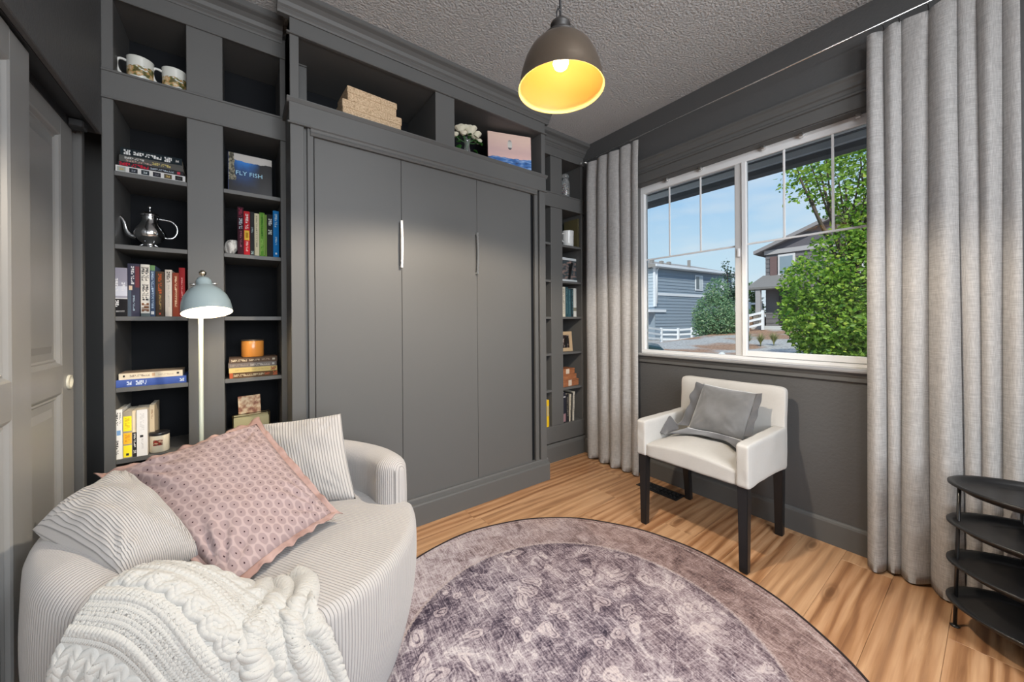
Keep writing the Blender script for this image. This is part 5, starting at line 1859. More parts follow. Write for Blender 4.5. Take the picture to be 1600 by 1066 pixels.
def curtain(label, y0, y1, folds, seed, ztop, zbot, splay=0.0):
    """folds = list of ridge positions 0..1; y0<y1"""
    t = thing('curtain', label, 'curtain', (2.43, (y0 + y1) / 2, 0), group='linen curtains either side of the window')
    r_ = random.Random(seed)
    br_ = [-0.02] + list(folds) + [1.02]
    amps = [0.040 + 0.030 * r_.random() for _ in br_]
    L_ = y1 - y0

    def xo(u, z, v):
        k = (z - zbot) / (ztop - zbot)
        x = 0.0
        for i in range(len(br_) - 1):
            c0_ = br_[i] + (0.012 * math.sin(3 * k + i * 1.7) if i else 0)
            c1_ = br_[i + 1] + (0.012 * math.sin(3 * k + (i + 1) * 1.7) if i + 2 < len(br_) else 0)
            if c0_ <= u <= c1_:
                q_ = (u - c0_) / (c1_ - c0_)
                top_ = max(0.0, (k - 0.93) / 0.07)
                aa = amps[i] * min(1.0, (c1_ - c0_) * L_ / 0.07) * (0.75 + 0.45 * (1 - k)) * (1 - 0.35 * top_)
                q_ = q_ ** (0.8 + 0.5 * ((i * 37) % 10) / 10)
                x -= aa * math.sin(PI * q_) ** 0.55
                break
        x += 0.003 * math.sin(u * 30 + k * 4 + seed) + 0.004 * noise.noise(Vector((u * 6, k * 5, seed)))
        return x

    NUc, NVc = 260, 60

    def f(u, v):
        k = v
        z = zbot + (ztop - zbot) * k
        x = 2.462 + xo(u, z, v)
        sp_ = splay * (1 - k) ** 1.5
        y = y0 - sp_ * 0.3 + (L_ + sp_ * 0.6) * u 
        if v > 0.93:
            z += 0.004 * math.sin(u * 2 * PI * len(folds) * 0.5)
        if v < 0.02:
            z += 0.004 * math.sin(u * 25)
        return Vector((x, y, z))
    bm = bmesh.new()
    grid(bm, f, NUc, NVc)
    o = obj('cloth', bm, cl_.m, t, fixn=False)
    s2 = o.modifiers.new('thickness', 'SOLIDIFY')
    s2.thickness = 0.0025
    # stitched header band and bottom hem: a second layer of cloth, slightly proud
    for nm, v0, v1 in (('header_band', 0.955, 1.0), ('hem', 0.0, 0.035)):
        bm = bmesh.new()
        grid(bm, lambda u, v: f(u, v0 + (v1 - v0) * v) + Vector((-0.0028, 0, 0)), NUc, 4)
        obj(nm, bm, cl_.m, t, fixn=False)
    for c in folds:
        yy = y0 + L_ * c
        x = 2.462 + xo(c, ztop, 1)
        bm = tube(bmesh.new(), [(x + 0.012, yy, ztop - 0.05), (x + 0.016, yy, ztop - 0.015), (2.436, yy, ztop + 0.008), (2.424, yy, ztop + 0.012), (2.418, yy, ztop + 0.004)], 0.0016, 6)
        obj('hook', bm, black, t)
    return t


curtain('narrow linen curtain panel left of the window, beside the corner bookcase', 1.655, 2.175,
        [0.14, 0.34, 0.56, 0.79], 4, 2.575, 0.012)
curtain('wide linen curtain panel right of the window, behind the tray stand', -0.045, 0.385,
        [0.105, 0.24, 0.35, 0.545, 0.75, 0.87], 9, 2.565, 0.012, 0.02)
rod = thing('curtain_rod', 'thin brushed steel curtain rod above the window', 'curtain rod', (2.43, 1.0, 2.588))
obj('rod', tube(bmesh.new(), [(2.43, -0.25, 2.588), (2.43, 2.22, 2.588)], 0.0042, 12), M('rod steel', (0.85, 0.85, 0.84), 0.2, metal=1.0), rod)
for yy in (-0.2, 2.19):
    obj('bracket', tube(bmesh.new(), [(2.43, yy, 2.588), (2.50, yy, 2.588), (2.519, yy, 2.588)], [0.006, 0.005, 0.014], 12), steel, rod)
obj('finial', tube(bmesh.new(), [(2.43, 2.215, 2.588), (2.43, 2.225, 2.588), (2.43, 2.240, 2.588)], [0.005, 0.010, 0.006], 12), steel, rod)

# ------------------------------------------------------------------ pendant
PX, PY = 0.925, 0.94
pen = thing('pendant_lamp', 'dark bronze dome pendant lamp with a glowing gold interior', 'lamp', (PX, PY, ZC))
bronze = M('aged bronze', (0.16, 0.125, 0.095), 0.36, metal=0.75, bump=(14, 0.06, 0.003))
goldin = M('gold enamel inside', (0.86, 0.60, 0.20), 0.45, spec=0.4)
c0 = (PX, PY, 0)
prof_o = [(0.040, 2.218), (0.046, 2.206), (0.066, 2.196), (0.088, 2.182), (0.110, 2.158), (0.126, 2.128), (0.138, 2.092), (0.146, 2.058), (0.150, 2.030), (0.1525, 2.025)]
obj('shade', lathe(bmesh.new(), prof_o, 72, c0), bronze, pen)
prof_i = [(r - 0.003, z - 0.0015) for r, z in prof_o[:-1]] + [(0.1525, 2.025)]
slabel(obj('shade_lining', lathe(bmesh.new(), prof_i, 72, c0), goldin, pen), 'gold enamelled inside of the shade')
obj('collar', lathe(bmesh.new(), [(0.066, 2.199), (0.068, 2.204), (0.062, 2.210), (0.044, 2.220), (0.032, 2.224), (0.0325, 2.246), (0.036, 2.249), (0.036, 2.257), (0.031, 2.264), (0.012, 2.268), (0, 2.268)], 40, c0), M('dark collar', (0.03, 0.026, 0.024), 0.5), pen)
obj('cord', tube(bmesh.new(), [(PX, PY, 2.26), (PX, PY, ZC)], 0.0042, 10), black, pen)
pts = [(PX - 0.016, PY, 2.262), (PX - 0.018, PY, 2.296), (PX - 0.012, PY, 2.312), (PX - 0.003, PY, 2.308), (PX + 0.003, PY, 2.294)]
obj('loop', tube(bmesh.new(), pts, 0.0028, 8), black, pen)
obj('canopy', lathe(bmesh.new(), [(0, ZC - 0.03), (0.02, ZC - 0.028), (0.058, ZC - 0.008), (0.06, ZC)], 32, c0), black, pen)
obj('socket', lathe(bmesh.new(), [(0, 2.205), (0.020, 2.205), (0.020, 2.160), (0, 2.160)], 20, c0), M('socket', (0.5, 0.35, 0.12), 0.4, metal=0.6), pen)
bulbm = M('warm bulb', (1, 0.9, 0.7), 0.5, emit=((1.0, 0.66, 0.34), BULB))
obj('bulb', lathe(bmesh.new(), [(0, 2.095), (0.012, 2.097), (0.023, 2.106), (0.028, 2.120), (0.025, 2.136), (0.014, 2.152), (0.012, 2.162), (0, 2.162)], 24, c0), bulbm, pen)

# the bulb's downward light leaves through the open rim
lamp('pendant_light', 'SPOT', (PX, PY, 2.045), PENDANT, (1.0, 0.85, 0.67), aim=(PX, PY, 0), spot_size=math.radians(158), spot_blend=0.25,
     shadow_soft_size=0.03)

# ------------------------------------------------------------------ floor lamp
fl = thing('floor_lamp', 'pale blue-grey metal floor lamp with a lit dome shade behind the loveseat', 'lamp', (-0.142, 2.15, 0))
pale = M('pale mint enamel', (0.50, 0.54, 0.46), 0.3)
blueg = M('blue grey enamel', (0.24, 0.31, 0.34), 0.25, spec=0.6)
obj('base', lathe(bmesh.new(), [(0, 0), (0.12, 0), (0.122, 0.006), (0.115, 0.014), (0.02, 0.022), (0.012, 0.03), (0, 0.03)], 40, (-0.142, 2.12, 0)), blueg, fl)
obj('pole', tube(bmesh.new(), [(-0.142, 2.12, 0.025), (-0.142, 2.12, 1.345)], 0.0085, 16), pale, fl)
hd = Vector((-0.114, 2.045, 1.243))
obj('arm', tube(bmesh.new(), [(-0.142, 2.12, 1.335), (-0.140, 2.117, 1.358), (-0.134, 2.10, 1.372), (-0.124, 2.074, 1.378)], 0.006, 12), pale, fl)
Rm = Matrix.Translation(hd) @ Matrix.Rotation(math.radians(-6), 4, 'Y') @ Matrix.Rotation(math.radians(-15), 4, 'X')
prof = [(0.026, 0.148), (0.028, 0.142), (0.027, 0.124), (0.036, 0.118), (0.058, 0.100), (0.075, 0.074), (0.084, 0.045), (0.0875, 0.015), (0.089, 0.0)]
sh = obj('lamp_shade', lathe(bmesh.new(), prof, 56, mat=Rm), blueg, fl)
slabel(obj('shade_lining', lathe(bmesh.new(), [(r - 0.002, z - 0.0002) for r, z in prof], 56, mat=Rm), M('white enamel', (0.85, 0.82, 0.74), 0.5), fl), 'white inside of the shade')
obj('cap', lathe(bmesh.new(), [(0.026, 0.147), (0.020, 0.158), (0.008, 0.163), (0, 0.164)], 28, mat=Rm), blueg, fl)
obj('finial', lathe(bmesh.new(), [(0, 0.162), (0.005, 0.163), (0.005, 0.170), (0.012, 0.175), (0.013, 0.184), (0.008, 0.192), (0, 0.194)], 20, mat=Rm), M('warm nickel', (0.7, 0.64, 0.5), 0.25, metal=1.0), fl)
for s_ in (-1, 1):
    bm = bmesh.new()
    tube(bm, [Rm @ Vector((s_ * 0.024, 0, 0.132)), Rm @ Vector((s_ * 0.046, 0, 0.130))], [0.0035, 0.0045], 10)
    obj('thumb_screw', bm, steel, fl)
lb2 = M('lamp bulb', (1, 0.95, 0.85), 0.5, emit=((1.0, 0.80, 0.52), LAMPBULB))
obj('bulb', lathe(bmesh.new(), [(0, 0.016), (0.012, 0.019), (0.024, 0.030), (0.026, 0.045), (0.018, 0.066), (0.012, 0.084), (0, 0.084)], 22, mat=Rm), lb2, fl)

# ------------------------------------------------------------------ tray stand
ts = thing('tray_stand', 'black metal stand of four stacked oval trays in front of the right curtain', 'stand', (2.21, -0.14, 0))
tm = M('blackened tray metal', (0.016, 0.016, 0.017), 0.34, metal=0.3, spec=0.6, var=(5, (0.035, 0.035, 0.036), 0.4, 0.7), bump=(30, 0.15, 0.002))
lev = [(0.112, 2.205, 0.180, 0.292), (0.262, 2.195, 0.180, 0.290), (0.415, 2.180, 0.178, 0.288), (0.565, 2.165, 0.176, 0.284)]
for (zt, cx, ra, rb_) in lev:
    bm = bmesh.new()
    prof = [(0.0, 0.0), (0.80, 0.0), (0.87, 0.002), (0.915, 0.010), (0.945, 0.020), (0.985, 0.023), (1.0, 0.020), (1.0, 0.014), (0.955, 0.013), (0.93, 0.004), (0.88, -0.005), (0.80, -0.007), (0.0, -0.007)]
    lathe(bm, prof, 72)
    for v in bm.verts:
        v.co = Vector((cx + v.co.x * ra, -0.155 + v.co.y * rb_, zt + v.co.z))
    obj('tray', bm, tm, ts)
for (xa, ya, xb, yb) in ((2.222, 0.115, 2.195, 0.100), (2.365, -0.05, 2.325, -0.04), (2.06, -0.10, 2.02, -0.10), (2.25, -0.425, 2.19, -0.41)):
    bm = tube(bmesh.new(), [(xa, ya, 0.004), (xb, yb, 0.575)], 0.0055, 12)
    obj('rod', bm, black, ts)
    obj('foot', lathe(bmesh.new(), [(0, 0), (0.013, 0), (0.014, 0.003), (0.006, 0.007), (0, 0.008)], 20, (xa, ya, 0)), black, ts)
# ------------------------------------------------------------------ outside
def gz(x, y):
    """ground height: low near the house, rising toward the neighbours on the right"""
    k = max(0.0, min(1.0, (x - 11) / 18)) * max(0.0, min(1.0, (11.5 - y * 0.9) / 3 + 0.6))
    k = max(0.0, k)
    return -0.62 + 1.15 * k


gm = G('garden ground')
tcn = gm.n('TexCoord')
n1 = gm.noise(tcn.outputs['Object'], 0.22, 3)
n2 = gm.noise(tcn.outputs['Object'], 9.0, 5, 0.7)
mul_ = gm.ramp(n2, [(0.35, (0.20, 0.10, 0.06)), (0.6, (0.42, 0.26, 0.16))])
grv = gm.ramp(n2, [(0.35, (0.26, 0.25, 0.23)), (0.65, (0.55, 0.53, 0.49))])
gm.l(gm.mix(gm.ramp(n1, [(0.48, (0,) * 3), (0.54, (1,) * 3)]), grv, mul_), gm.p.inputs['Base Color'])
gm.p.inputs['Roughness'].default_value = 0.95
gm.bump(n2, 0.6, 0.03)
bm = bmesh.new()
grid(bm, lambda u, v: Vector((XW + T + 0.02 + 75 * u ** 1.4, -25 + 75 * v, gz(XW + 75 * u ** 1.4, -25 + 75 * v))), 70, 60)
struct('ground', bm, gm.m)
conc = M('concrete walk', (0.50, 0.49, 0.47), 0.9, bump=(20, 0.3, 0.01))
struct('sidewalk', profile_y(bmesh.new(), [(14.6, -0.7), (15.9, -0.7), (15.9, -0.40), (14.6, -0.45)], 8.6, 26), conc)
struct('street', profile_y(bmesh.new(), [(8.5, -0.75), (14.2, -0.75), (14.2, -0.52), (8.5, -0.55)], -10, 34), M('asphalt', (0.13, 0.13, 0.135), 0.9, bump=(30, 0.4, 0.01)))

# porch roof of this house: soffit, beam
pr_ = thing('porch_roof', 'dark grey porch roof and beam outside, above the window', 'porch roof', (3.6, 1.0, 2.75))
sof = M('dark soffit', (0.10, 0.105, 0.115), 0.8, bump=(40, 0.3, 0.01))
obj('soffit', B(XW + T, 4.6, -3.5, 7.5, 2.86, 2.92), sof, pr_)
obj('beam', B(4.40, 4.55, -3.5, 7.5, 2.79, 2.86, 0.006), M('beam grey', (0.55, 0.56, 0.58), 0.6), pr_)
obj('beam_lower', B(4.43, 4.55, -3.5, 7.5, 2.735, 2.79, 0.004), sof, pr_)
obj('roof_deck', B(XW + T, 4.75, -3.5, 7.5, 2.92, 3.05), sof, pr_)
for yy in (-3.3, 7.2):
    obj('post', B(4.42, 4.54, yy, yy + 0.12, -0.6, 2.735, 0.01), M('post grey', (0.16, 0.165, 0.18), 0.6), pr_)


def siding(bm, p0, p1, z0, z1, pitch=0.22, out=(0, 0), mi=0):
    """lap siding boards on a wall from p0 to p1 (xy), each board a slanted strip"""
    d = Vector((p1[0] - p0[0], p1[1] - p0[1], 0))
    n_ = Vector((out[0], out[1], 0)).normalized()
    z = z0
    while z < z1 - 0.01:
        zt = min(z + pitch, z1)
        a = Vector((p0[0], p0[1], z)) + n_ * 0.045
        b = a + d
        c = Vector((p0[0], p0[1], zt)) + d + n_ * 0.012
        e_ = Vector((p0[0], p0[1], zt)) + n_ * 0.012
        u_ = Vector((p0[0], p0[1], z)) + n_ * 0.012
        q = [bm.verts.new(v) for v in (a, b, c, e_)]
        bm.faces.new(q).material_index = mi
        q = [bm.verts.new(v) for v in (u_, u_ + d, b, a)]
        bm.faces.new(q).material_index = mi
        z = zt


# ---- grey blue house
h1 = thing('neighbour_house', 'grey-blue two-storey house with lap siding beyond the white fence on the left', 'house', (29.2, 18.2, -0.6), (0, 0, math.radians(-5.2)))
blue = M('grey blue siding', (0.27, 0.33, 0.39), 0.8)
lit_blue = M('sunlit blue siding', (0.46, 0.54, 0.60), 0.8)  # same siding made paler, sunlight on the front put into the colour
trimw = M('white trim', (0.78, 0.80, 0.82), 0.6)
roofm = M('grey shingle', (0.30, 0.28, 0.26), 0.9, bump=(12, 0.5, 0.03))
LX = 12.5
obj('wall', B(0.02, LX, 0.02, 9, 0, 6.4), blue, h1, world=False)
for k in range(22):
    z0_ = 0.05 + k * 0.285
    if 3.95 < z0_ + 0.28 and z0_ < 4.15:
        pass
    bm = bmesh.new()
    siding(bm, (0, 0), (LX, 0), z0_, z0_ + 0.285, 0.285, (0, -1))
    obj('siding_board', bm, blue, h1, world=False, fixn=False)
bm = bmesh.new()
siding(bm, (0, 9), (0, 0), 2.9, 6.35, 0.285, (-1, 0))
obj('front_siding', bm, lit_blue, h1, world=False, fixn=False)
bm = bmesh.new()
siding(bm, (0.8, 9), (0.8, 0), 0.0, 2.8, 0.285, (-1, 0))
obj('garage_siding', bm, blue, h1, world=False, fixn=False)
obj('belt_board', B(0, LX, -0.09, 0.0, 3.93, 4.17), trimw, h1, world=False)
obj('corner_board', B(-0.10, 0.14, -0.10, 0.10, 2.95, 6.42), trimw, h1, world=False)
obj('downspout', tube(bmesh.new(), [(0.30, -0.22, 6.40), (0.16, -0.18, 6.2), (0.10, -0.16, 6.0), (0.10, -0.16, 3.2)], 0.05, 8), trimw, h1, world=False)
obj('garage_eave', B(-0.9, 1.4, -0.12, 9, 2.45, 2.68), trimw, h1, world=False)
bm = bmesh.new()
profile_x(bm, [(-0.45, 6.38), (-0.45, 6.56), (4.5, 8.0), (9.4, 6.56), (9.4, 6.38)], -0.45, LX + 0.4)
obj('roof', bm, roofm, h1, world=False)
obj('gutter', B(-0.5, LX + 0.45, -0.56, -0.44, 6.38, 6.60, 0.02), trimw, h1, world=False)
obj('soffit', B(-0.4, LX + 0.3, -0.46, 0, 6.34, 6.38), trimw, h1, world=False)
for (vx, vy, vh) in ((1.2, 1.2, 0.35), (3.0, 1.5, 0.3), (4.0, 1.4, 0.32), (6.6, 0.9, 0.75)):
    zb = 6.56 + (vy + 0.45) * 0.29
    obj('roof_vent', B(vx, vx + (0.35 if vh < 0.5 else 0.12), vy, vy + 0.3, zb, zb + vh, 0.02), roofm, h1, world=False)
wf = obj('window_frame', B(5.90, 7.15, -0.10, -0.03, 4.55, 6.05, 0.02), trimw, h1, world=False)
obj('window_pane', B(6.02, 6.5, -0.115, -0.10, 4.70, 5.92), M('far glass', (0.10, 0.12, 0.13), 0.15, spec=0.8), h1, world=False)
obj('window_pane', B(6.56, 7.03, -0.112, -0.10, 4.70, 5.92), M('blind glass', (0.55, 0.6, 0.62), 0.3), h1, world=False)
obj('window_pane', B(10.4, 10.9, -0.10, -0.03, 4.7, 6.0), trimw, h1, world=False)

# ---- brown gabled house on the right, facade in the plane x=30
h2 = thing('gabled_house', 'brown-grey gabled house with a stone porch pier behind the maple', 'house', (30, 8, 0.5))
br = M('taupe siding', (0.155, 0.145, 0.15), 0.85)
shk = M('dark shingle gable', (0.125, 0.115, 0.13), 0.9, bump=(8, 0.5, 0.05))
trimg = M('taupe trim', (0.40, 0.38, 0.38), 0.7)
bm = bmesh.new()
bx(bm, 30.05, 40, -6, 10.05, 0.0, 6.0)
obj('wall', bm, br, h2)
for k in range(18):
    bm = bmesh.new()
    siding(bm, (30.05, 10.05), (30.05, -6), 0.6 + k * 0.30, 0.9 + k * 0.30, 0.30, (-1, 0))
    obj('siding_board', bm, br, h2, fixn=False)
bm = bmesh.new()
for yy in (10.05, -2.0):
    pass
a = [bm.verts.new(v) for v in ((29.98, 10.4, 5.95), (29.98, -1.6, 5.95), (29.98, 4.4, 8.15))]
b = [bm.verts.new(v) for v in ((30.3, 10.4, 5.95), (30.3, -1.6, 5.95), (30.3, 4.4, 8.15))]
bm.faces.new(a)
bm.faces.new(b[::-1])
for i in range(3):
    bm.faces.new((a[i], a[(i + 1) % 3], b[(i + 1) % 3], b[i]))
obj('gable', bm, shk, h2)
obj('trim_board', B(29.9, 30.05, -6, 10.1, 5.72, 6.02), trimg, h2)
for s_, (y0_, y1_) in enumerate(((10.65, 4.4), (-1.85, 4.4))):
    bm = bmesh.new()
    vs_ = []
    for x_ in (29.55, 40):
        vs_.append([bm.verts.new(v) for v in ((x_, y0_, 5.80), (x_, y1_, 8.20), (x_, y1_, 8.45), (x_, y0_, 6.03))])
    for i in range(4):
        bm.faces.new((vs_[0][i], vs_[0][(i + 1) % 4], vs_[1][(i + 1) % 4], vs_[1][i]))
    bm.faces.new(vs_[0][::-1])
    bm.faces.new(vs_[1])
    obj('roof_slope', bm, M('taupe roof edge', (0.27, 0.25, 0.25), 0.9), h2)
wd = obj('window_frame', B(29.9, 30.02, 8.30, 9.28, 4.15, 5.62, 0.02), M('pale trim', (0.62, 0.60, 0.60), 0.6), h2)
obj('window_pane', B(29.87, 29.9, 8.42, 9.16, 4.30, 5.48), M('far glass two', (0.22, 0.28, 0.32), 0.15, spec=0.8), wd)
obj('shutter', B(29.92, 30.0, 9.34, 9.75, 4.2, 5.55), M('brown shutter', (0.16, 0.10, 0.095), 0.8), h2)
obj('shutter', B(29.92, 30.0, 3.3, 3.9, 3.9, 5.4), M('brown shutter two', (0.18, 0.09, 0.08), 0.8), h2)
obj('window_frame', B(29.9, 30.02, 4.0, 5.4, 3.9, 5.5, 0.02), M('pale trim two', (0.62, 0.60, 0.60), 0.6), h2)
bm = bmesh.new()
a = [bm.verts.new(v) for v in ((28.6, 10.8, 3.38), (28.6, 7.6, 3.38), (30, 8.0, 4.28), (30, 10.2, 4.28))]
b = [bm.verts.new(v) for v in ((28.6, 10.8, 3.24), (28.6, 7.6, 3.24), (30, 7.6, 3.24), (30, 10.8, 3.24))]
bm.faces.new(a)
bm.faces.new(b[::-1])
for i in range(4):
    bm.faces.new((a[i], a[(i + 1) % 4], b[(i + 1) % 4], b[i]))
obj('porch_roof', bm, M('porch shingle', (0.20, 0.19, 0.18), 0.9, bump=(8, 0.6, 0.05)), h2)
obj('porch_column', B(28.7, 29.0, 9.95, 10.25, 1.5, 3.26, 0.02), M('column', (0.36, 0.34, 0.34), 0.8), h2)
pier = obj('stone_pier', B(28.66, 29.1, 9.86, 10.34, 0.4, 1.45, 0.02), M('pier mortar', (0.18, 0.16, 0.14), 0.95), h2)
obj('pier_cap', B(28.56, 29.2, 9.76, 10.44, 1.45, 1.56, 0.02), M('cap stone', (0.5, 0.45, 0.4), 0.9), h2)
r_ = random.Random(2)
sm = [M('field stone %d' % k, c_, 0.9, bump=(20, 0.5, 0.01)) for k, c_ in enumerate(((0.28, 0.25, 0.22), (0.40, 0.36, 0.31), (0.20, 0.19, 0.18)))]
for k in range(6):
    z0_ = 0.55 + k * 0.15
    y_ = 9.84
    while y_ < 10.3:
        w_ = 0.10 + 0.12 * r_.random()
        obj('stone', B(28.60, 28.70, y_, min(y_ + w_, 10.36) - 0.015, z0_, z0_ + 0.135, 0.015), r_.choice(sm), pier)
        y_ += w_
obj('front_door', B(29.86, 30.0, 8.3, 9.2, 0.72, 3.0, 0.02), M('dark door', (0.035, 0.028, 0.028), 0.5), h2)
obj('porch_floor', B(28.4, 30, 7.2, 10.6, 0.35, 0.70, 0.02), conc, h2)
for k in range(3):
    obj('step', B(27.5 + k * 0.3, 28.42, 8.2, 9.6, 0.1 + 0.16 * k, 0.24 + 0.16 * k, 0.01), conc, h2)


# ---- white three rail fences
def fence(label, pts, hgt, rails, gap_rail=3):
    t = thing('white_fence', label, 'fence', (pts[0][0], pts[0][1], pts[0][2]))
    for i, p in enumerate(pts):
        bm = B(p[0] - 0.075, p[0] + 0.075, p[1] - 0.075, p[1] + 0.075, p[2] - 0.2, p[2] + hgt + 0.06, 0.01)
        obj('post', bm, trimw, t)
        if i + 1 < len(pts):
            q = pts[i + 1]
            for k in range(rails):
                zz = 0.22 + k * (hgt - 0.30) / (rails - 1)
                bm = bmesh.new()
                a = Vector((p[0], p[1], p[2] + zz))
                b = Vector((q[0], q[1], q[2] + zz))
                d_ = (b - a)
                n_ = Vector((-d_.y, d_.x, 0)).normalized() * 0.025
                vs_ = [[bm.verts.new(c_ + s1 * n_ + Vector((0, 0, s2 * 0.07))) for s1, s2 in ((-1, -1), (1, -1), (1, 1), (-1, 1))] for c_ in (a, b)]
                for m_ in range(4):
                    bm.faces.new((vs_[0][m_], vs_[0][(m_ + 1) % 4], vs_[1][(m_ + 1) % 4], vs_[1][m_]))
                bm.faces.new(vs_[0][::-1])
                bm.faces.new(vs_[1])
                obj('rail', bm, trimw, t)
    return t


fence('white three-rail fence in front of the grey-blue house', [(23.1, 15.2, -0.30), (25.9, 15.62, -0.53), (26.95, 14.85, -0.56), (27.8, 14.23, -0.50), (28.7, 13.55, -0.45), (29.6, 12.9, -0.4), (30.5, 12.2, -0.35)], 1.03, 3)
fence('white rail fence climbing past the shrubs left of the gabled house porch', [(25.2, 11.2, 0.0), (26.76, 10.0, 0.42), (27.6, 9.42, 0.66)], 1.05, 3)
fence('upper white railing beside the porch column of the gabled house', [(30.6, 12.2, 1.35), (30.4, 11.2, 1.35), (30.2, 10.4, 1.35)], 1.05, 2)
struct('retaining_bank', B(27.8, 31.5, 10.4, 12.6, -0.5, 1.35, 0.1), gm.m)

# ---- trees: crown as loose leaves (nobody could count them) on a branching trunk
LM = {}


def leafmat(name, a, b, tr=0.35):
    g = G(name)
    oi_ = g.n('NewGeometry')
    rp = g.ramp(oi_.outputs['Random Per Island'], [(0.0, a), (0.45, tuple(c * 0.8 for c in b)), (0.8, b), (1.0, (min(1, b[0] * 1.7), min(1, b[1] * 1.25), b[2] * 1.3))])
    g.l(rp, g.p.inputs['Base Color'])
    g.p.inputs['Roughness'].default_value = 0.5
    t_ = g.n('BsdfTranslucent')
    g.l(rp, t_.inputs['Color'])
    m_ = g.n('MixShader')
    m_.inputs[0].default_value = tr
    g.l(g.p.outputs[0], m_.inputs[1])
    g.l(t_.outputs[0], m_.inputs[2])
    g.l(m_.outputs[0], g.out.inputs[0])
    return g.m


def tree(name, label, cat, base, blobs, n, size, mt, trunk_r=0.08, seed=1, group=None, bark=(0.10, 0.075, 0.055)):
    r_ = random.Random(seed)
    t = thing(name, label, cat, base, group=group)
    verts, faces = [], []
    vol = [b[3] * b[4] * b[5] * (b[6] if len(b) > 6 else 1) for b in blobs]
    tot = sum(vol)
    for b, vv in zip(blobs, vol):
        for k in range(int(n * vv / tot)):
            while True:
                p = Vector((r_.uniform(-1, 1), r_.uniform(-1, 1), r_.uniform(-1, 1)))
                if p.length < 1:
                    break
            if p.length > 1e-3:
                p *= (p.length ** -0.45)
            p *= 1 + 0.22 * noise.noise(Vector((p.x * 2.5 + seed, p.y * 2.5, p.z * 2.5)))
            c_ = Vector((b[0] + p.x * b[3], b[1] + p.y * b[4], b[2] + p.z * b[5]))
            d_ = Vector((r_.gauss(0, 1), r_.gauss(0, 1), r_.gauss(-0.3, 0.6))).normalized()
            u_ = d_.cross(Vector((r_.gauss(0, 1), r_.gauss(0, 1), r_.gauss(0, 1)))).normalized()
            s_ = size * r_.uniform(0.6, 1.25)
            i0 = len(verts)
            nrm_ = d_.cross(u_)
            verts += [c_, c_ + d_ * s_ * 0.5 + u_ * s_ * 0.34 + nrm_ * s_ * 0.1, c_ + d_ * s_, c_ + d_ * s_ * 0.5 - u_ * s_ * 0.34 + nrm_ * s_ * 0.1]
            faces.append((i0, i0 + 1, i0 + 2, i0 + 3))
    me = bpy.data.meshes.new('foliage')
    inv = W(t).inverted()
    me.from_pydata([tuple(inv @ v) for v in verts], [], faces)
    me.materials.append(mt)
    o = bpy.data.objects.new('foliage', me)
    COL.objects.link(o)
    o.parent = t
    o['kind'] = 'stuff'
    bm = bmesh.new()
    top = max(b[2] for b in blobs)
    bz = Vector(base)
    mid_ = Vector((sum(b[0] for b in blobs) / len(blobs), sum(b[1] for b in blobs) / len(blobs), base[2] + (top - base[2]) * 0.45))
    tube(bm, [bz - Vector((0, 0, 0.1)), bz.lerp(mid_, 0.5), mid_], [trunk_r, trunk_r * 0.8, trunk_r * 0.6], 8)
    for b in blobs:
        e_ = Vector(b[:3])
        j = bz.lerp(mid_, 0.75)
        tube(bm, [j, j.lerp(e_, 0.5) + Vector((0, 0, 0.1)), e_], [trunk_r * 0.5, trunk_r * 0.35, trunk_r * 0.15], 6)
        for k in range(3):
            e2 = e_ + Vector((r_.uniform(-1, 1) * b[3], r_.uniform(-1, 1) * b[4], r_.uniform(0, 1) * b[5])) * 0.8
            tube(bm, [j.lerp(e_, 0.5), e_.lerp(e2, 0.5), e2], [trunk_r * 0.25, trunk_r * 0.15, trunk_r * 0.05], 5)
    obj('trunk', bm, M(name + ' bark', bark, 0.9, bump=(30, 0.6, 0.01)), t)
    return t


mleaf = leafmat('maple leaves', (0.04, 0.16, 0.012), (0.34, 0.55, 0.07), 0.45)
tree('maple_tree', 'bright green leafy maple close outside the right part of the window', 'tree', (12.3, 2.2, -0.5),
     [(11.7, 2.5, 1.1, 0.95, 0.95, 0.85), (11.9, 2.2, 0.75, 0.8, 1.0, 0.75), (11.5, 2.75, 2.1, 0.8, 0.75, 0.7), (11.9, 1.9, 2.0, 0.8, 0.9, 0.8),
      (12.3, 1.6, 1.2, 0.8, 1.0, 1.1), (11.2, 3.05, 1.35, 0.45, 0.45, 0.5), (12.1, 2.1, 0.1, 0.9, 1.0, 0.55), (11.5, 2.6, 0.35, 0.6, 0.6, 0.5),
      (11.7, 2.35, 3.05, 0.55, 0.55, 0.35, 0.8), (12.1, 1.85, 3.3, 0.6, 0.7, 0.6, 0.9),
      (12.0, 2.3, 4.6, 0.9, 0.9, 0.8, 0.30), (11.5, 2.75, 5.2, 0.6, 0.65, 0.6, 0.35), (12.3, 1.7, 5.3, 0.9, 1.0, 1.0, 0.4), (12.0, 2.1, 3.9, 0.5, 0.6, 0.5, 0.5),
      (12.5, 1.2, 4.1, 0.7, 0.7, 0.8, 0.5), (12.4, 1.5, 6.2, 1.0, 1.2, 0.8, 0.4), (11.25, 3.0, 4.7, 0.5, 0.5, 0.6, 0.3)],
     26000, 0.115, mleaf, 0.10, 3)
sleaf = leafmat('shrub leaves', (0.07, 0.20, 0.09), (0.25, 0.42, 0.22), 0.35)
tree('shrub_tree', 'round blue-green shrubby tree in front of the grey-blue house', 'tree', (25.1, 11.25, -0.35),
     [(25.0, 11.3, 1.4, 1.25, 1.25, 1.6), (24.8, 11.7, 0.7, 0.9, 0.9, 0.9), (25.3, 10.8, 0.9, 0.9, 0.9, 1.1), (25.1, 11.15, 3.0, 0.75, 0.75, 0.9)],
     9000, 0.14, sleaf, 0.07, 5)
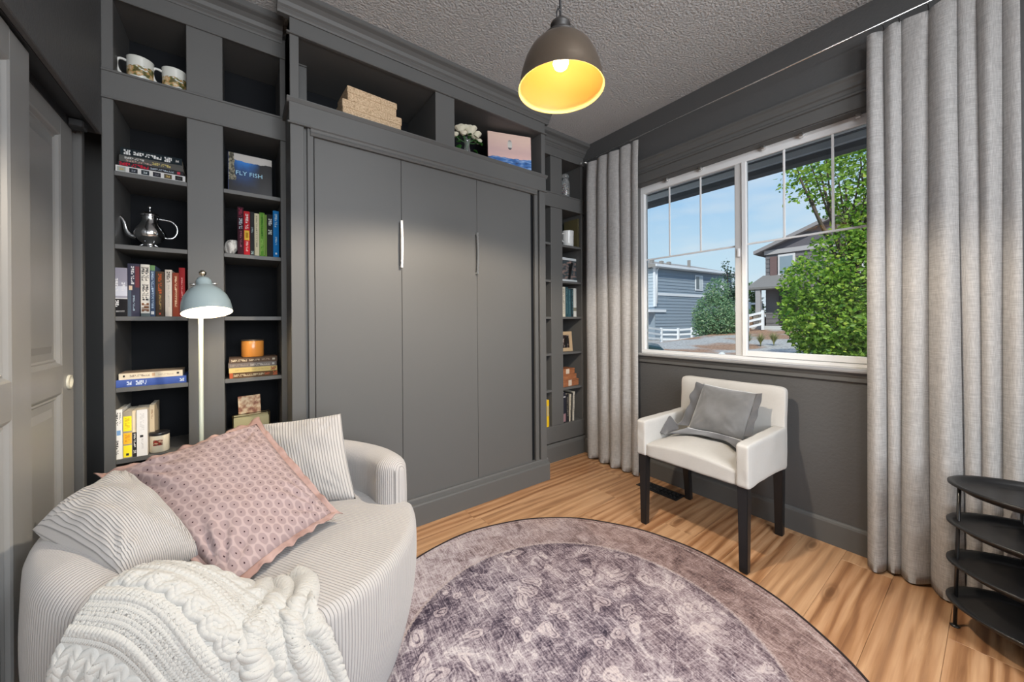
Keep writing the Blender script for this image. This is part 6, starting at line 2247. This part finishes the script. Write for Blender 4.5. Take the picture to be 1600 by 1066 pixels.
dleaf = leafmat('dark leaves', (0.03, 0.07, 0.05), (0.07, 0.13, 0.09), 0.2)
tree('thin_tree', 'thin dark tree rising behind the blue-green shrubby one', 'tree', (33.0, 13.6, -0.4),
     [(33.0, 13.6, 4.0, 0.5, 0.5, 1.6, 0.6), (33.1, 13.3, 2.4, 0.9, 0.9, 1.5), (32.9, 13.9, 5.4, 0.35, 0.35, 0.9, 0.5)], 1800, 0.2, dleaf, 0.07, 6)
tree('far_tree', 'bushy green tree left of the gabled house porch column', 'tree', (33.5, 12.6, 0.6),
     [(33.5, 12.6, 2.9, 1.0, 1.0, 1.3), (33.6, 12.2, 1.9, 0.9, 0.9, 0.9)], 2200, 0.22, leafmat('far leaves', (0.05, 0.14, 0.03), (0.14, 0.30, 0.07)), 0.08, 7)
yl = leafmat('hedge leaves', (0.10, 0.15, 0.04), (0.35, 0.38, 0.14))
tree('low_bush', 'low yellow-green bush at the foot of the blue-green shrubby tree', 'bush', (23.3, 10.9, -0.5),
     [(23.3, 11.1, -0.25, 0.55, 0.9, 0.32), (23.5, 10.4, -0.2, 0.5, 0.6, 0.32)], 1600, 0.11, yl, 0.02, 8)
tree('low_bush', 'grey-green bush on the bank above the right fence', 'bush', (29.6, 11.3, 1.2),
     [(29.6, 11.3, 1.5, 0.6, 0.7, 0.45)], 900, 0.13, sleaf, 0.02, 9)


# ornamental grass tufts
def tuft(label, x, y, h_, n, seed):
    r_ = random.Random(seed)
    t = thing('ornamental_grass', label, 'grass', (x, y, gz(x, y)), group='grass tufts in the bed outside')
    bm = bmesh.new()
    for k in range(n):
        a = r_.random() * 2 * PI
        lean = r_.uniform(0.15, 0.9)
        hh = h_ * r_.uniform(0.7, 1.1)
        w_ = 0.012
        sd_ = Vector((-math.sin(a), math.cos(a), 0)) * w_
        pts = [Vector((math.cos(a) * lean * hh * q * q * 0.7, math.sin(a) * lean * hh * q * q * 0.7, hh * q * (1 - 0.3 * lean * q))) for q in (0, 0.35, 0.7, 1.0)]
        prev_ = None
        for i, p in enumerate(pts):
            k_ = 1 - i / 3.2
            cur = (bm.verts.new(p - sd_ * k_), bm.verts.new(p + sd_ * k_))
            if prev_:
                bm.faces.new((prev_[0], prev_[1], cur[1], cur[0]))
            prev_ = cur
    o = obj('blades', bm, yl, t, world=False, fixn=False)
    o['kind'] = 'stuff'


tuft('grass tuft nearest the sash in the bed outside, left of three', 19.1, 7.15, 0.75, 200, 1)
tuft('grass tuft in the middle of the three in the bed outside', 19.5, 6.75, 0.65, 200, 2)
tuft('grass tuft beside the maple, right of the three', 19.9, 6.35, 0.70, 200, 3)
tuft('small grass tuft behind the white boulder', 17.3, 6.7, 0.45, 120, 4)
bo = thing('boulder', 'white rounded boulder in the gravel outside', 'rock', (14.8, 6.43, -0.45))
bm = bmesh.new()
bmesh.ops.create_icosphere(bm, subdivisions=3, radius=1)
for v in bm.verts:
    v.co *= 1 + 0.12 * noise.noise(v.co * 1.5)
    v.co = Vector((v.co.x * 0.20, v.co.y * 0.18, v.co.z * 0.24 + 0.14))
obj('boulder_body', bm, M('white rock', (0.72, 0.72, 0.70), 0.9, bump=(14, 0.4, 0.02)), bo, world=False, smooth=True)

# ---- parked car, only its nose shows past the window jamb
car = thing('car', 'dark parked car whose sloping nose shows at the lower left of the window', 'car', (11.2, 8.2, -0.55), (0, 0, math.radians(-55)))
cp = M('dark green car paint', (0.02, 0.045, 0.045), 0.2, spec=0.8)
cg = M('car glass', (0.25, 0.33, 0.38), 0.05, spec=1.0)
prof = [(-3.0, 0.30), (-3.05, 0.62), (-2.9, 0.92), (-2.2, 0.98), (-0.3, 0.94), (0.75, 0.90), (1.15, 0.84), (1.28, 0.72), (1.30, 0.45), (1.22, 0.28)]
bm = bmesh.new()
rows = []
for yy, sc, dz in ((-0.86, 0.97, -0.05), (-0.80, 1.0, 0), (-0.4, 1.0, 0.02), (0.4, 1.0, 0.02), (0.80, 1.0, 0), (0.86, 0.97, -0.05)):
    rows.append([bm.verts.new((x * sc, yy, z + (dz if z > 0.5 else 0))) for x, z in prof])
for a, b in zip(rows, rows[1:]):
    for i in range(len(prof)):
        j = (i + 1) % len(prof)
        bm.faces.new((a[i], a[j], b[j], b[i]))
bm.faces.new(rows[0][::-1])
bm.faces.new(rows[-1])
obj('body', bm, cp, car, world=False)
bm = bmesh.new()
a = [bm.verts.new(v) for v in ((-2.4, -0.74, 0.95), (0.10, -0.74, 0.93), (-0.75, -0.60, 1.38), (-1.9, -0.60, 1.38))]
b = [bm.verts.new(v) for v in ((-2.4, 0.74, 0.95), (0.10, 0.74, 0.93), (-0.75, 0.60, 1.38), (-1.9, 0.60, 1.38))]
for i in range(4):
    bm.faces.new((a[i], a[(i + 1) % 4], b[(i + 1) % 4], b[i]))
bm.faces.new(a)
bm.faces.new(b[::-1])
obj('cabin_glass', bm, cg, car, world=False)
obj('roof', B(-1.9, -0.75, -0.60, 0.60, 1.37, 1.41, 0.02), cp, car, world=False)
for s_ in (-1, 1):
    obj('headlight', B(1.16, 1.30, s_ * 0.66 - 0.14, s_ * 0.66 + 0.14, 0.60, 0.74, 0.03), M('headlight', (0.8, 0.82, 0.82), 0.1, spec=1), car, world=False)
    for x_ in (0.75, -2.2):
        bm = bmesh.new()
        lathe(bm, [(0, -0.1), (0.2, -0.1), (0.32, -0.09), (0.32, 0.09), (0.2, 0.1), (0, 0.1)], 24, mat=Matrix.Translation((x_, s_ * 0.78, 0.32)) @ Matrix.Rotation(PI / 2, 4, 'X'))
        obj('wheel', bm, black, car, world=False)
obj('grille', B(1.27, 1.31, -0.45, 0.45, 0.48, 0.68, 0.02), black, car, world=False)
